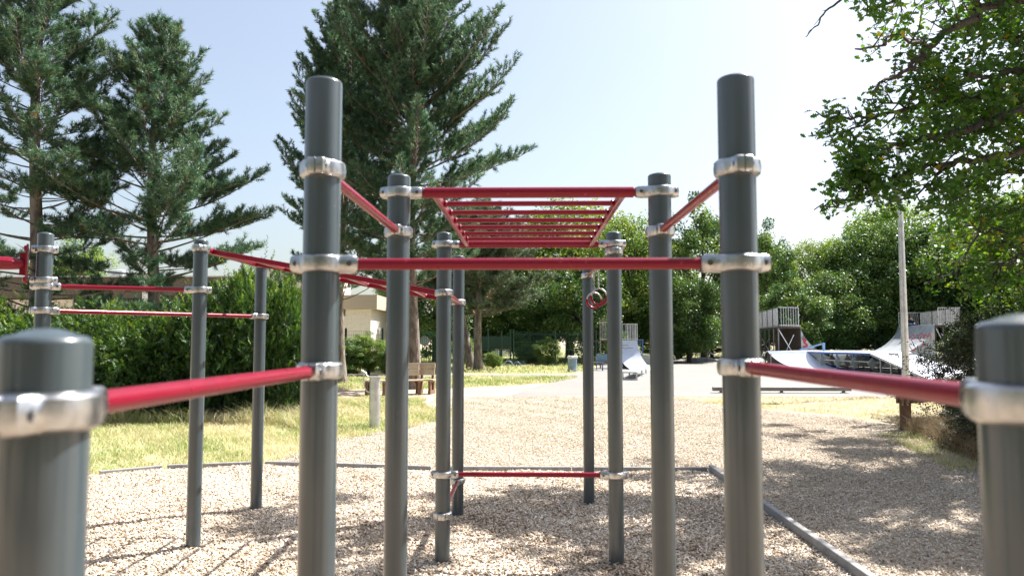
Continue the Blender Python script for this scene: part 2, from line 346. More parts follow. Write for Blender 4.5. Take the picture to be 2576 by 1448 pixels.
# grass ---------------------------------------------------------------
def blades(name, poly, n, h, w, seed, m, label, cat='grass', straw=0., clump=.35, zf=None, wscale=True):
    rng = np.random.default_rng(seed); P = np.array(poly); lo = P.min(0); hi = P.max(0)
    X = np.empty(0); Y = np.empty(0); it = 0
    while len(X) < n and it < 40:
        it += 1
        x = rng.uniform(lo[0], hi[0], n); y = rng.uniform(lo[1], hi[1], n); k = inpoly(x, y, poly)
        d = noise2(x*2.1, y*2.1, seed)*.5+.5; k &= rng.uniform(0, 1, n) < np.clip(d+1-clump*2, .06, 1)
        pu, pv = project(np.stack([x, y, x*0], -1)); k &= (pu > -80) & (pu < 2660)
        X = np.r_[X, x[k]]; Y = np.r_[Y, y[k]]
    X = X[:n]; Y = Y[:n]; n = len(X)
    hh = h*rng.uniform(.35, 1.25, n)*(1+.5*noise2(X*1.1, Y*1.1, seed+3)); az = rng.uniform(0, 2*np.pi, n); ln = rng.uniform(.15, .95, n)
    ww = w*rng.uniform(.6, 1.4, n)*(np.maximum(1, Y/14) if wscale else 1)
    c = np.stack([X, Y, np.zeros(n)], -1)
    d = np.stack([np.cos(az)*ln, np.sin(az)*ln, np.ones(n)], -1); d = unit(d)*hh[:, None]
    sd = np.stack([-np.sin(az), np.cos(az), np.zeros(n)], -1); a2 = rng.uniform(0, 2*np.pi, n)
    sd = np.stack([np.cos(a2), np.sin(a2), np.zeros(n)], -1)*ww[:, None]/2
    mid = c+d*.55; tip = c+d+np.stack([np.cos(az), np.sin(az), -np.ones(n)*.6], -1)*(hh*.28)[:, None]
    V = np.stack([c-sd, c+sd, mid+sd*.8, tip, mid-sd*.8], 1)
    Fc = (np.arange(n)[:, None, None]*5+np.array([[0, 1, 2], [0, 2, 4], [4, 2, 3]])).reshape(-1, 3)
    t = np.clip(.42+.33*noise2(X*.8, Y*.8, seed+1)+rng.normal(0, .2, n)+straw, 0, 1)
    return tag(raw(name, V.reshape(-1, 3), Fc, m, tintv=np.repeat(t, 3)), label, cat, kind='stuff')
blades('lawn_grass', LP['lawn_left'], 130000, .12, .008, 21, M['grass'], 'short green and yellowed grass between the chip bed and the hedge', clump=.52, straw=.13)
blades('lawn_grass', LP['lawn_middle'], 30000, .16, .011, 22, M['grass'], 'rough grass behind the timber benches, before the path')
blades('lawn_grass', LP['lawn_far'], 50000, .22, .011, 23, M['grass'], 'grass beyond the path around the small pine', clump=.2)
blades('lawn_grass', LP['lawn_right'], 24000, .09, .008, 24, M['grass'], 'straw coloured grass at the near edge of the skate pad', straw=.45, clump=.55)
blades('far_grass', [(-40, 74.5), (60, 74.5), (70, 88), (-45, 88)], 14000, .7, .02, 25, M['grass'], 'tall grass growing at the foot of the wood', clump=.1, straw=-.2, wscale=False)
blades('sparse_weeds', [(-3.8, 11), (3, 13), (4.5, 17), (2, 23.5), (-2.8, 23.4), (-2.6, 16)], 14000, .035, .009, 26, M['grass'], 'thin patches of green weeds in the gravelly ground', clump=.62, straw=-.35)
blades('tall_grass', [(-16, 15.6), (-5.0, 15.6), (-4.2, 14.4), (-4.2, 16.6), (-16, 17.2)], 12000, .42, .008, 27, M['grass'], 'tall seeding grass along the foot of the hedge', straw=.15, clump=.25)
blades('dry_stalks', [(5.9, 9.6), (8.2, 9.2), (8.6, 15.2), (7.1, 15.4), (6.5, 12.5)], 8000, .5, .006, 28, M['straw'], 'dry brown stalks tangled along the edge of the bramble thicket', clump=.3)
blades('edge_grass', [(5.5, 10.4), (6.6, 10), (7.2, 14.6), (6.3, 14.4), (5.9, 12.2)], 3000, .12, .007, 29, M['grass'], 'green grass at the foot of the bramble thicket', straw=.1, clump=.3)

# edging of the chip bed ---------------------------------------------
def edging(a, b, label):
    m = MB(); a = Vector((*a, .03)); b = Vector((*b, .03)); w_ = .065 if abs(a.x-b.x) < .01 else .05; m.beam(a, b, w_, .13 if w_ > .06 else .085)
    tag(m.obj('edging_beam', M['edging'], None, bevel=.012), label, 'edging', 'grey edging beams round the chip bed')
edging((-5.42, 9.80), (-4.84, 10.26), 'short grey edging beam furthest left behind the posts, nearest the hedge')
edging((-4.79, 10.30), (-3.64, 10.62), 'grey edging beam along the lawn, left of the tall double posts')
edging((-3.59, 10.62), (-2.64, 10.51), 'grey edging beam behind the rear left post, between two bends')
edging((-2.59, 10.50), (-1.28, 10.27), 'grey edging beam behind the big front left post')
edging((-1.22, 10.25), (.55, 10.25), 'straight grey edging beam behind the low red bar, left half')
edging((.56, 10.25), (2.31, 10.25), 'straight grey edging beam behind the low red bar, right half')
edging((2.37, 10.30), (2.37, 7.9), 'grey edging beam running towards the viewer from the far right corner')
edging((2.37, 7.89), (2.37, 5.2), 'grey edging beam running out of the bottom right of the picture')
edging((2.37, 5.19), (2.37, 2.4), 'grey edging beam nearest the viewer, cut off by the picture bottom')

# ------------------------------------------------------------------ CLIMBING FRAME
cf = thing('climbing_frame', 'big grey and red calisthenics frame of posts, bars and ladders on the chip bed', 'climbing frame', (0, 3.9, 0))
RP = .0575; S2 = .66; TOP = 2.557
POST = {'P0L': (-S2, 1.049, 1.728), 'P0R': (S2, 1.049, 1.747), 'P1L': (-S2, 2.44, TOP), 'P1R': (S2, 2.44, TOP), 'P2L': (-S2, 3.887, TOP), 'P2R': (S2, 3.887, TOP),
        'R3L': (-S2, 6.0, TOP), 'R3R': (S2, 6.0, TOP), 'D': (-.697, 7.66, TOP), 'E': (.627, 8.26, TOP), 'A': (-2.742, 6.39, TOP), 'B': (-2.744, 7.86, TOP)}
fx = WP(113.5, 640, 5.95); POST['F'] = (fx.x, 5.95, TOP)
for k, (x, y, t) in POST.items():
    m = MB(); prof = [(RP, -.3), (RP, t-.022)]
    for i in range(1, 9):
        a = i/8*math.pi/2; prof.append((RP-.016+.016*math.cos(a), t-.022+.012*math.sin(a)))
    for r_, dz in ((.036, .0025), (.026, .006), (.014, .009), (.004, .010)): prof.append((r_, t-.010+dz))
    m.lathe((x, y, 0), prof, 48); m.obj('post', M['post'], cf, smooth=True)
def clamp(k, z, d, short=False):
    x, y, _ = POST[k]; d = Vector((d[0], d[1], 0)).normalized(); e = Vector((-d.y, d.x, 0))
    n = 72; half = .0275; Rr = .0735
    xr, xl, hw = (.122 if not short else .10), -.095, .031
    def rad(t):
        c, s_ = math.cos(t), math.sin(t)
        lx = (xr if c > 0 else -xl)/max(abs(c), 1e-6); ly = hw/max(abs(s_), 1e-6); rr = min(lx, ly)
        if rr == lx or True: rr = (lx**-9+ly**-9)**(-1/9)
        return (rr**14+Rr**14)**(1/14)
    rows = []
    for i in range(7):
        a = -math.pi/2+i*math.pi/6; inset = .017*(1-math.cos(a)); rows.append((half*.35*0+(.0115 if a > 0 else -.0115)+.016*math.sin(a) if abs(a) > 1e-6 else 0, inset))
    m = MB(); P = []
    for zz, ins_ in rows:
        for i in range(n):
            t = 2*math.pi*i/n; r_ = rad(t)-ins_; p = Vector((x, y, z+zz))+d*(r_*math.cos(t))+e*(r_*math.sin(t)); P.append(p)
    f = [tuple(range(n))[::-1], tuple((len(rows)-1)*n+i for i in range(n))]
    for j in range(len(rows)-1):
        for i in range(n): i2 = (i+1) % n; f.append((j*n+i, j*n+i2, (j+1)*n+i2, (j+1)*n+i))
    m.add(P, f); o = m.obj('clamp', M['alu'], cf, smooth=True)
    s = MB(); c = Vector((x, y, z))
    s.beam(c+d*(xl-.0008), c+d*(xl+.03), .0022, .05); s.obj('seam', M['bolt'], o); s = MB(); s.beam(c+d*(xr-.03), c+d*(xr+.0008), .0022, .05)
    s.obj('seam', M['bolt'], o)
    for lx in (xr-.026, xl+.022):
        for sg in (-1, 1):
            rr = .0305
            b = MB(); p = c+d*lx+e*(sg*(rr-.004)); b.tube([p, p+e*sg*.0052], .0095, 6); 
            b.tube([p, p+e*sg*.0058], .0042, 10); b.obj('bolt', M['bolt'], o)
    return o
CL = [('P1L', 2.253, (0, 1)), ('P1R', 2.253, (0, 1)), ('P1L', 1.952, (1, 0)), ('P1R', 1.952, (-1, 0)), ('P1L', 1.616, (0, -1)), ('P1R', 1.629, (0, -1)),
      ('P0L', 1.616, (0, 1)), ('P0R', 1.629, (0, 1)), ('P2L', 2.457, (1, 0)), ('P2R', 2.457, (-1, 0)), ('P2L', 2.256, (0, -1)), ('P2R', 2.256, (0, -1)),
      ('R3L', 2.457, (1, 0)), ('R3R', 2.457, (-1, 0)), ('R3L', 2.078, (0, 1)), ('R3L', .69, (1, 0)), ('R3R', .69, (-1, 0)), ('R3L', .384, (0, 1)), ('R3R', 2.398, (0, 1)),
      ('E', 2.398, (0, -1)), ('D', 2.087, (0, -1)), ('D', .346, (0, -1)), ('A', 2.476, (0, 1)), ('B', 2.476, (0, -1))]
for c in CL: clamp(*c)
def dirp(a, b): return (POST[b][0]-POST[a][0], POST[b][1]-POST[a][1])
for a, b, z in (('A', 'F', 2.129), ('F', 'A', 2.131), ('B', 'F', 1.955), ('F', 'B', 1.942)): clamp(a, z, dirp(a, b))
DN = Vector((-.88, -.47, 0)).normalized()
clamp('F', 2.42, (DN.x, DN.y), True); clamp('F', 2.178, (DN.x, DN.y), True)
def bar(a, za, b, zb, r=.0185, inset=.10, name='bar'):
    A = Vector((POST[a][0], POST[a][1], za)); B = Vector((POST[b][0], POST[b][1], zb)); d = (B-A).normalized()
    m = MB(); m.tube([A+d*inset, B-d*inset], r, 28); return m.obj(name, M['red'], cf, smooth=True)
bar('P1L', 1.952, 'P1R', 1.952); bar('P1L', 2.253, 'P2L', 2.256); bar('P1R', 2.253, 'P2R', 2.256); bar('P0L', 1.616, 'P1L', 1.616); bar('P0R', 1.629, 'P1R', 1.629)
bar('R3L', .69, 'R3R', .69); bar('R3L', .384, 'D', .346); bar('R3R', 2.398, 'E', 2.398); bar('A', 2.129, 'F', 2.131); bar('B', 1.955, 'F', 1.942)
def ladder(a1, b1, z1, a2, b2, z2, nr, nm):
    A1 = Vector((*POST[a1][:2], z1)); B1 = Vector((*POST[b1][:2], z1)); A2 = Vector((*POST[a2][:2], z2)); B2 = Vector((*POST[b2][:2], z2))
    o = bpy.data.objects.new(nm, None); COL.objects.link(o); o.parent = cf; WL[o.name] = WL[cf.name].copy()
    for A, B in ((A1, B1), (A2, B2)):
        m = MB(); d = (B-A).normalized(); m.tube([A+d*.118, A+d*.132, A+d*.1325, B-d*.1325, B-d*.132, B-d*.118], [.021, .021, .0275, .0275, .021, .021], 28); m.obj('end_bar', M['red'], o, smooth=True)
    f = .137; rl = []
    for t in (f, 1-f):
        p = A1.lerp(B1, t); q_ = A2.lerp(B2, t); dd = (q_-p).normalized(); p = p+dd*.02; q_ = q_-dd*.02; rl.append((p, q_))
        r_ = MB(); r_.beam(p, q_, .03, .042); r_.obj('side_rail', M['red'], o, bevel=.006)
    for k in range(1, nr+1):
        t = k/(nr+1); p = rl[0][0].lerp(rl[0][1], t); q_ = rl[1][0].lerp(rl[1][1], t); d = (q_-p).normalized(); r_ = MB()
        e = [p+d*.012, p+d*.02, p+d*.026, p+d*.034, q_-d*.034, q_-d*.026, q_-d*.02, q_-d*.012]
        r_.tube(e, [.014, .021, .0215, .0145, .0145, .0215, .021, .014], 20); r_.obj('rung', M['red'], o, smooth=True)
ladder('P2L', 'P2R', 2.457, 'R3L', 'R3R', 2.457, 6, 'monkey_ladder')
ladder('A', 'B', 2.476, 'R3L', 'D', 2.08, 6, 'sloping_ladder')
# red peg arm on the far left post
pf = Vector((POST['F'][0], POST['F'][1], 2.30)); sd = Vector((-DN.y, DN.x, 0))
m = MB(); pc = pf+DN*.112; ring = []
for i in range(40):
    t = 2*math.pi*i/40; ring.append(pc+sd*(.068*math.cos(t))+Vector((0, 0, .158*math.sin(t)-.0)))
m.extr(ring, DN*.012)
for sg in (-1, 1):
    c = pc+Vector((0, 0, sg*.122))+DN*.012; m.tube([c, c+DN*.014, c+DN*.022], [.024, .022, .008], 16)
    m.beam(pc+DN*.03+Vector((0, 0, sg*.03)), pc+DN*.03+Vector((0, 0, sg*.085)), .006, .05, up=DN)
plate = m.obj('peg_plate', M['red'], cf, smooth=True)
m = MB(); b0 = pc+DN*.01
m.tube([b0, b0+DN*.05, b0+DN*.12, b0+DN*.30, b0+DN*1.5], [.028, .044, .050, .053, .053], 24); m.obj('arm', M['red'], plate, smooth=True)
for off, up_, r_, L_, st in ((0, .066, .03, 1.2, .22), (.05, .008, .017, .16, .07), (.05, .012, .017, .5, .40), (-.05, .01, .017, .2, .07)):
    m = MB(); q0 = b0+DN*st-sd*off*(-1)+Vector((0, 0, up_)); pts = [q0, q0+DN*.012, q0+DN*.03, q0+DN*(L_-.03), q0+DN*(L_-.012), q0+DN*L_]
    m.tube(pts, [r_*.3, r_*.8, r_, r_, r_*.8, r_*.3], 18); m.obj('peg', M['red'], plate, smooth=True)
# rings
def ring_thing(x, y, ztop, zc, rz, label):
    t = thing('gym_ring', label, 'gym ring', (x, y, zc-.075), 'gym rings on chains')
    m = MB(); n = int((ztop-.018-zc-.07)/.017)
    for i in range(n):
        z = ztop-.026-i*.017; a = (i % 2)*math.pi/2+rz
        pts = [(x+math.cos(a)*.0065*math.cos(u), y+math.sin(a)*.0065*math.cos(u), z+.0125*math.sin(u)) for u in [2*math.pi*j/8 for j in range(9)]]
        m.tube(pts, .0024, 5)
    m.tube([(x-.02, y, ztop), (x, y+.02, ztop-.02), (x, y, ztop-.03)], .004, 6)
    m.obj('chain', M['chain'], t, smooth=True)
    def arc(a0, a1, r_, n=20): return [(x+math.cos(rz)*.074*math.cos(a), y+math.sin(rz)*.074*math.cos(a), zc+.074*math.sin(a)) for a in [a0+(a1-a0)*i/n for i in range(n+1)]]
    m = MB(); m.tube(arc(R(-10), R(190), .008), .0075, 10); m.obj('hoop', M['chain'], t, smooth=True)
    m = MB(); m.tube(arc(R(-188), R(8), .012, 24), .0125, 12); m.obj('grip', M['red'], t, smooth=True)
def lerp(a, b, t): return a+(b-a)*t
p1 = WP(1498.5, 755, 7.55); p2 = WP(1514.5, 746, 7.15)
ring_thing(.635, 7.55, 2.382, p1.z, R(10), 'gym ring hanging lower, left of the pair, red grip on a chain')
ring_thing(.645, 7.15, 2.382, p2.z, R(-15), 'gym ring hanging higher, half hidden by the rear right post')

# ------------------------------------------------------------------ small furniture
# drinking fountain
g = GP(942, 1077); t = thing('drinking_fountain', 'cylindrical steel drinking fountain with a curved spout on the lawn', 'fountain', tuple(g))
m = MB(); m.lathe(g, [(.104, -.1), (.104, .985)], 32); m.obj('column', M['steel'], t, smooth=True)
m = MB(); m.lathe(g+Vector((0, 0, .985)), [(.104, 0), (.135, .004), (.138, .012), (.135, .024), (.09, .018), (.03, .01)], 32); m.obj('bowl', M['steel'], t, smooth=True)
m = MB(); sp = [(-.10, 0, .70), (-.16, 0, .72), (-.205, 0, .80), (-.222, 0, .92), (-.222, 0, 1.03), (-.20, 0, 1.09)]
m.tube([g+Vector(p) for p in sp], .014, 12); m.tube([g+Vector((-.27, 0, 1.12)), g+Vector((-.17, 0, 1.06))], .022, 12); m.tube([g+Vector((-.20, 0, 1.07)), g+Vector((-.13, 0, 1.0))], .010, 10)
m.obj('spout', M['steel'], t, smooth=True)
# timber seats and table round the tree
def timber_seat(px0, px1, Y, label, back=True, rz=0., deep=.5):
    a = WP(px0, 900, Y); b = WP(px1, 900, Y); cx = (a.x+b.x)/2; w = abs(b.x-a.x)
    t = thing('timber_bench', label, 'bench', (cx, Y, 0), 'timber benches by the tall pine')
    Rm = Matrix.Rotation(rz, 3, 'Z'); c0 = Vector((cx, Y, 0))
    def bx(m, c, d, tilt=0.):
        mt = Rm @ Matrix.Rotation(tilt, 3, 'X'); m.box(c0+Rm @ Vector(c), d, mtx=mt)
    m = MB()
    for i in range(3): bx(m, (0, -.16+i*.16, .45), (w, .145, .045))
    m.obj('seat', M['woodpale'], t, bevel=.006)
    for sx in (-1, 1):
        m = MB(); bx(m, (sx*(w/2-.12), -.2, .21), (.08, .14, .44), .12); bx(m, (sx*(w/2-.12), .2, .21), (.08, .14, .44), -.12); bx(m, (sx*(w/2-.12), 0, .40), (.07, .5, .09))
        bx(m, (sx*(w/2-.12), 0, .06), (.09, .6, .12))
        m.obj('leg', M['woodbrown'], t, bevel=.005)
    if back:
        m = MB(); bx(m, (0, .17, .69), (w*.8, .045, .19), -.18); bx(m, (0, .215, .89), (w*.8, .045, .19), -.18); m.obj('backrest', M['woodpale'], t, bevel=.006)
        m = MB()
        for sx in (-1, 1): bx(m, (sx*w*.28, .235, .66), (.07, .06, .62), -.18)
        m.obj('back_support', M['woodbrown'], t)
    return t
timber_seat(1000, 1062, 24.6, 'timber bench with a slatted back, half hidden by a grey post, near the pine', rz=R(16))
timber_seat(1046, 1096, 25.0, 'sunlit timber bench with a slatted back, right of the pine trunk', rz=R(-8))
timber_seat(916, 978, 24.2, 'low backless timber bench behind the drinking fountain', back=False, rz=R(4))
# litter bin
g = GP(1440, 935); t = thing('litter_bin', 'blue-grey cylindrical litter bin with a pale liner at the edge of the pad', 'bin', tuple(g))
m = MB(); m.lathe(g, [(.25, 0), (.255, .03), (.25, .06), (.25, .76), (.262, .78), (.262, .81)], 24); m.obj('drum', M['bin'], t, smooth=True)
m = MB(); rr = random.Random(4); m.lathe(g+Vector((0, 0, .80)), [(.27, -.07), (.285, -.01), (.265, .05), (.22, .075), (.12, .05)], 24); 
m.v = [(x+rr.uniform(-.02, .02), y+rr.uniform(-.02, .02), z+rr.uniform(-.025, .03)) for x, y, z in m.v]; m.obj('liner', M['bag'], t, smooth=True)
# blue bench
g = GP(1508, 931); t = thing('blue_bench', 'small pale blue metal bench beside the litter bin', 'bench', tuple(g))
Rz = Matrix.Rotation(R(-62), 3, 'Z')
def bx2(m, c, d, tilt=0.): m.box(Vector(g)+Rz @ Vector(c), d, mtx=Rz @ Matrix.Rotation(tilt, 3, 'X'))
m = MB(); [bx2(m, (0, -.18+i*.12, .45), (1.5, .09, .03)) for i in range(4)]; m.obj('seat', M['steeldark'], t)
m = MB(); bx2(m, (0, .27, .72), (1.5, .03, .42), -.2); m.obj('backrest', M['bluepale'], t)
for sx in (-.6, .6):
    m = MB(); bx2(m, (sx, -.18, .22), (.05, .05, .44)); bx2(m, (sx, .2, .22), (.05, .05, .44)); bx2(m, (sx, .28, .6), (.05, .04, .5), -.2); m.obj('leg', M['blue'], t)
# picnic table far away
c = GP(1721, 903.5); t = thing('picnic_table', 'dark picnic table with benches at the far edge of the pad', 'table', tuple(c))
m = MB(); m.box(c+Vector((0, 0, .76)), (2.2, .8, .06)); m.obj('tabletop', M['wooddark'], t)
for sg in (-1, 1):
    m = MB(); m.box(c+Vector((0, sg*.7, .45)), (2.9, .3, .06)); m.obj('seat', M['wooddark'], t)
    m = MB(); m.box(c+Vector((sg*.6, 0, .38)), (.22, .5, .76)); m.box(c+Vector((sg*.6, 0, .38)), (.12, 1.6, .1)); m.obj('leg', M['wooddark'], t)
# small mound with rail, far
c = GP(1765, 905); c.y = 63; c.x = WP(1765, 905, 63).x
t = thing('grind_mound', 'low skate mound with a bent steel rail, left of the blue ramps', 'skate obstacle', tuple(c))
m = MB(); xs = [(-1.35, 0), (-.75, .28), (.6, .34), (1.35, 0)]
m.extr([(c.x+x, c.y-.8, z) for x, z in xs], (0, 1.6, 0)); m.obj('hump', M['ramp_face'], t)
m = MB(); y = c.y-.9; m.tube([(c.x-1.5, y, .25), (c.x-1.4, y, .42), (c.x-.85, y, .80), (c.x+.3, y, .84), (c.x+.95, y, .5)], .035, 8)
m.tube([(c.x-1.5, y, .25), (c.x-1.3, y, 0)], .03, 8)
for x, z in ((-.5, .82), (.3, .84)): m.tube([(c.x+x, y, 0), (c.x+x, y, z)], .03, 6)
m.obj('rail', M['steel'], t, smooth=True)
# low grind beam
y = 25.6; a = WP(1793, 978, y); b = WP(2139, 978, y)
t = thing('grind_beam', 'long low steel grind beam lying near the front of the pad', 'grind rail', ((a.x+b.x)/2, y, 0))
m = MB(); m.box(((a.x+b.x)/2, y, .135), (b.x-a.x, .22, .12)); m.obj('beam', M['steeldark'], t, bevel=.01)
for f in (.06, .5, .95):
    m = MB(); x = lerp(a.x, b.x, f); m.box((x, y, .04), (.07, .12, .08)); m.box((x, y, .016), (.16, .16, .012)); m.obj('foot', M['steeldark'], t)
# grind box
t = thing('grind_box', 'low open framed grind box standing before the small quarter pipe', 'skate obstacle', tuple(GP(1590, 958)))
p = [GP(1567, 955.5), GP(1602, 956.5), GP(1625, 942), GP(1597, 941)]; hz = .36
m = MB(); m.add([(q_.x, q_.y, hz) for q_ in p]+[(q_.x, q_.y, hz-.05) for q_ in p], [(0, 1, 2, 3), (7, 6, 5, 4), (0, 4, 5, 1), (1, 5, 6, 2), (2, 6, 7, 3), (3, 7, 4, 0)]); m.obj('top', M['ramp_face'], t)
m = MB()
for i in range(4):
    q0 = p[i]; q1 = p[(i+1) % 4]; m.beam(q0+Vector((0, 0, .04)), q1+Vector((0, 0, .04)), .05, .05)
m.obj('base_frame', M['steel'], t)
for i in range(4):
    for f in ((0,) if i % 2 == 0 else (0, .5)):
        q0 = p[i].lerp(p[(i+1) % 4], f); m = MB(); m.box((q0.x, q0.y, .17), (.06, .06, .34)); m.obj('leg', M['steel'], t)
# bicycle hoops
def hoop(px, pxw, Y, label):
    x = WP(px, 910, Y).x; r_ = pxw/F_PX*Y/2; m = MB()
    for dx in (0, .12):
        m.tube([(x+r_*math.cos(a)+dx*.3, Y+dx, max(-.02, .05+r_*1.25*math.sin(a))) for a in [math.pi*i/14 for i in range(15)]], .022, 8)
    t = m.obj('bicycle_stand', M['bluepale'], None, smooth=True); tag(t, label, 'bicycle stand', 'blue bicycle hoops')
hoop(1278, 22, 50, 'blue hoop bicycle stand furthest left, beside the fence post'); hoop(1300, 16, 51, 'blue hoop bicycle stand in the middle of the row'); hoop(1315, 14, 51.5, 'blue hoop bicycle stand at the right end of the row')
# timber barrier right
g = GP(2279, 1083); 
t = thing('timber_barrier', 'low brown timber barrier of squat posts and a plank by the thicket', 'barrier', tuple(g))
m = MB(); Rb = R(-24)
m.box(g+Vector((0, 0, .28)), (.20, .20, .66), rz=Rb); m.obj('post', M['woodbrown'], t, bevel=.012)
g2 = WP(2392, 1030, 16.3); 
m = MB(); m.box((g2.x, 16.3, .30), (.20, .20, .66), rz=Rb); m.obj('post', M['woodbrown'], t, bevel=.012)
m = MB(); d = (Vector((g2.x, 16.3, 0))-g).normalized(); m.beam(g-d*.22+Vector((0, -.13, .60)), Vector((g2.x, 16.3, .60))+d*.3+Vector((0, -.13, 0)), .05, .16); m.beam(g-d*.22+Vector((0, .10, .60)), Vector((g2.x, 16.3, .60))+d*.3+Vector((0, .10, 0)), .05, .16)
m.obj('plank', M['woodbrown'], t, bevel=.008)
m = MB(); fr = Vector((math.sin(Rb), -math.cos(Rb), 0)); rt = Vector((math.cos(Rb), math.sin(Rb), 0))
for s_ in (-.045, .045): q0 = g+fr*.10+rt*s_+Vector((0, 0, .50)); m.tube([q0, q0+fr*.012], .013, 10)
m.obj('bolt', M['steel'], t, smooth=True)
# lamp post
Yl = 24.2; xl_ = WP(2279, 945, Yl).x; t = thing('lamp_post', 'tall tapered steel lamp post standing between pad and thicket', 'lamp post', (xl_, Yl, 0))
m = MB(); m.tube([(xl_, Yl, -.05), (xl_, Yl, 4), (xl_, Yl, 7.75)], [.118, .092, .06], 24); m.obj('pole', M['steel'], t, smooth=True)
m = MB(); m.box((xl_-.28, Yl, 7.82), (.75, .32, .13)); m.box((xl_, Yl, 7.76), (.12, .12, .16)); f_ = m.obj('lamp_head', M['steeldark'], t, bevel=.03)
m = MB(); m.box((xl_-.34, Yl, 7.745), (.5, .24, .03)); m.obj('diffuser', M['lampglass'], f_)

# ------------------------------------------------------------------ SKATE RAMPS
def lp(a, b, t): return Vector(a).lerp(Vector(b), t)
def qcurve(n=14, k=.93):      # quarter transition: (run 0..1, height 1..0)
    out = []
    for i in range(n+1):
        a = i/n*math.pi/2*k; out.append((math.sin(math.pi/2*k-a), 1-math.cos(math.pi/2*k-a)))
    mx, mz = out[0]; return [(1-x/mx, z/mz) for x, z in out]
def rail_panel(t, a, b, z0, z1, gap=.16, r=.016, post=.03, name='railing', mt='steel'):
    m = MB(); a = Vector((a[0], a[1], 0)); b = Vector((b[0], b[1], 0)); L = (b-a).length; n = max(2, int(L/gap))
    for z in (z0+.08, z1): m.beam(a+Vector((0, 0, z)), b+Vector((0, 0, z)), .05, .05)
    for i in range(n+1):
        p = a.lerp(b, i/n); w = post if i in (0, n) else r
        m.beam(p+Vector((0, 0, z0)), p+Vector((0, 0, z1)), w*1.6, w*1.6)
    m.obj(name, M[mt], t)
def quarter(label, A0, A1, dirv, run, H, plat, railh, rails, sidepaint=None, skin='ramp_face', legs=True, side='ramp_side', group=None):
    """A0,A1: ends of the coping; dirv: downhill direction"""
    A0 = Vector((*A0, 0)); A1 = Vector((*A1, 0)); dv = Vector((*dirv, 0)).normalized()
    t = thing('quarter_pipe', label, 'skate ramp', tuple((A0+A1)/2), group)
    q_ = qcurve(); m = MB(); P = []
    for x, z in q_:
        for A in (A0, A1): p = A+dv*(run*x); P.append((p.x, p.y, H*z+.01))
    f = [(2*i, 2*i+1, 2*i+3, 2*i+2) for i in range(len(q_)-1)]
    n = len(P); P += [(x, y, z-.03) for x, y, z in P]; f += [tuple(j+n for j in q4)[::-1] for q4 in f]
    for i in range(len(q_)-1):
        f += [(2*i, 2*i+2, 2*i+2+n, 2*i+n), (2*i+1, 2*i+1+n, 2*i+3+n, 2*i+3)]
    m.add(P, f); m.obj('ramp_surface', M[skin], t, smooth=True)
    ax = (A1-A0).normalized()
    for A, sg in ((A0, 1), (A1, -1)):
        m = MB(); pts = [A+dv*(run*x)+Vector((0, 0, max(H*z-.03, 0))) for x, z in q_]+[A+Vector((0, 0, 0))]
        m.extr([p+ax*sg*.03 for p in pts], ax*sg*.05); m.obj('side_panel', M[side], t)
    m = MB(); m.tube([A0+Vector((0, 0, H+.02)), A1+Vector((0, 0, H+.02))], .035, 8); m.obj('coping', M['steel'], t)
    B0 = A0-dv*plat; B1 = A1-dv*plat
    m = MB(); m.slab([(p.x, p.y) for p in (A0, A1, B1, B0)], H-.10, H-.005); m.obj('platform', M['wooddark'], t)
    if legs:
        nl = max(2, int((A1-A0).length/1.9))
        m = MB()
        for i in range(nl+1):
            p = B0.lerp(B1, i/nl); m.beam(p, p+Vector((0, 0, H-.1)), .07, .07)
        m.obj('leg_frame', M['steeldark'], t)
        for A, B in ((A0, B0), (A1, B1)):
            m = MB(); m.beam(A-dv*.05+Vector((0, 0, .05)), B+Vector((0, 0, H-.15)), .05, .05); m.beam(B+Vector((0, 0, .05)), A-dv*.45+Vector((0, 0, H*.8)), .04, .04); m.obj('brace', M['steel'], t)
        m = MB(); w = int((A1-A0).length/.4)          # the timber back of the ramp
        for i in range(w):
            p = A0.lerp(A1, (i+.5)/w)-dv*.03; m.beam(p, p+Vector((0, 0, H-.12)), .36, .05, up=dv)
        m.obj('timber_back', M['wooddark'], t)
    for a, b in rails:
        pa = A0+ax*a[0]-dv*a[1]; pb = A0+ax*b[0]-dv*b[1]; rail_panel(t, pa, pb, H, H+railh)
    return t, A0, A1, dv
def strokes(name, t, O, ux, uz, paths, w, m, depth):
    mb = MB(); nrm = ux.cross(uz).normalized()*depth
    for path in paths:
        pts = [O+ux*p[0]+uz*p[1]+nrm for p in path]
        for a, b in zip(pts[:-1], pts[1:]):
            if (b-a).length < 1e-4: continue
            mb.beam(a, b, w, .006, up=nrm)
    return mb.obj(name, m, t)
# left tall quarter pipe (drops towards +x)
Lw = 10.2
n0 = WP(2013, 821, 51.2); far0 = Vector((n0.x+1.6, 61.3, 0))
dvl = Vector((.985, .12, 0)); axl = (Vector((far0.x, far0.y, 0))-Vector((n0.x, n0.y, 0))); LL = axl.length
tq, A0, A1, dv = quarter('tall quarter pipe at the left with a red tag on its pale side panel', (n0.x, n0.y), (far0.x, far0.y), (dvl.x, dvl.y), 5.2, n0.z, 1.5, 1.25,
    [((.05, .1), (.05, 1.45)), ((.05, 1.45), (LL/4, 1.45)), ((LL/4, 1.45), (LL/2, 1.45)), ((LL/2, 1.45), (LL*.75, 1.45)), ((LL*.75, 1.45), (LL, 1.45)), ((LL, 1.45), (LL, .9))], group='tall quarter pipes')
Hq = n0.z; UZ = Vector((0, 0, 1))
O = A0+Vector((0, -.0, 0)); O = Vector((A0.x, A0.y, 0))
sS = [(.42, 1.66), (.62, 1.70), (.70, 1.55), (.52, 1.42), (.60, 1.28), (.78, 1.18), (.82, .98), (.66, .90), (.46, .88)]
sS = [(.12+(x-.42)*.8, 1.28+(z-.88)*.58) for x, z in sS]
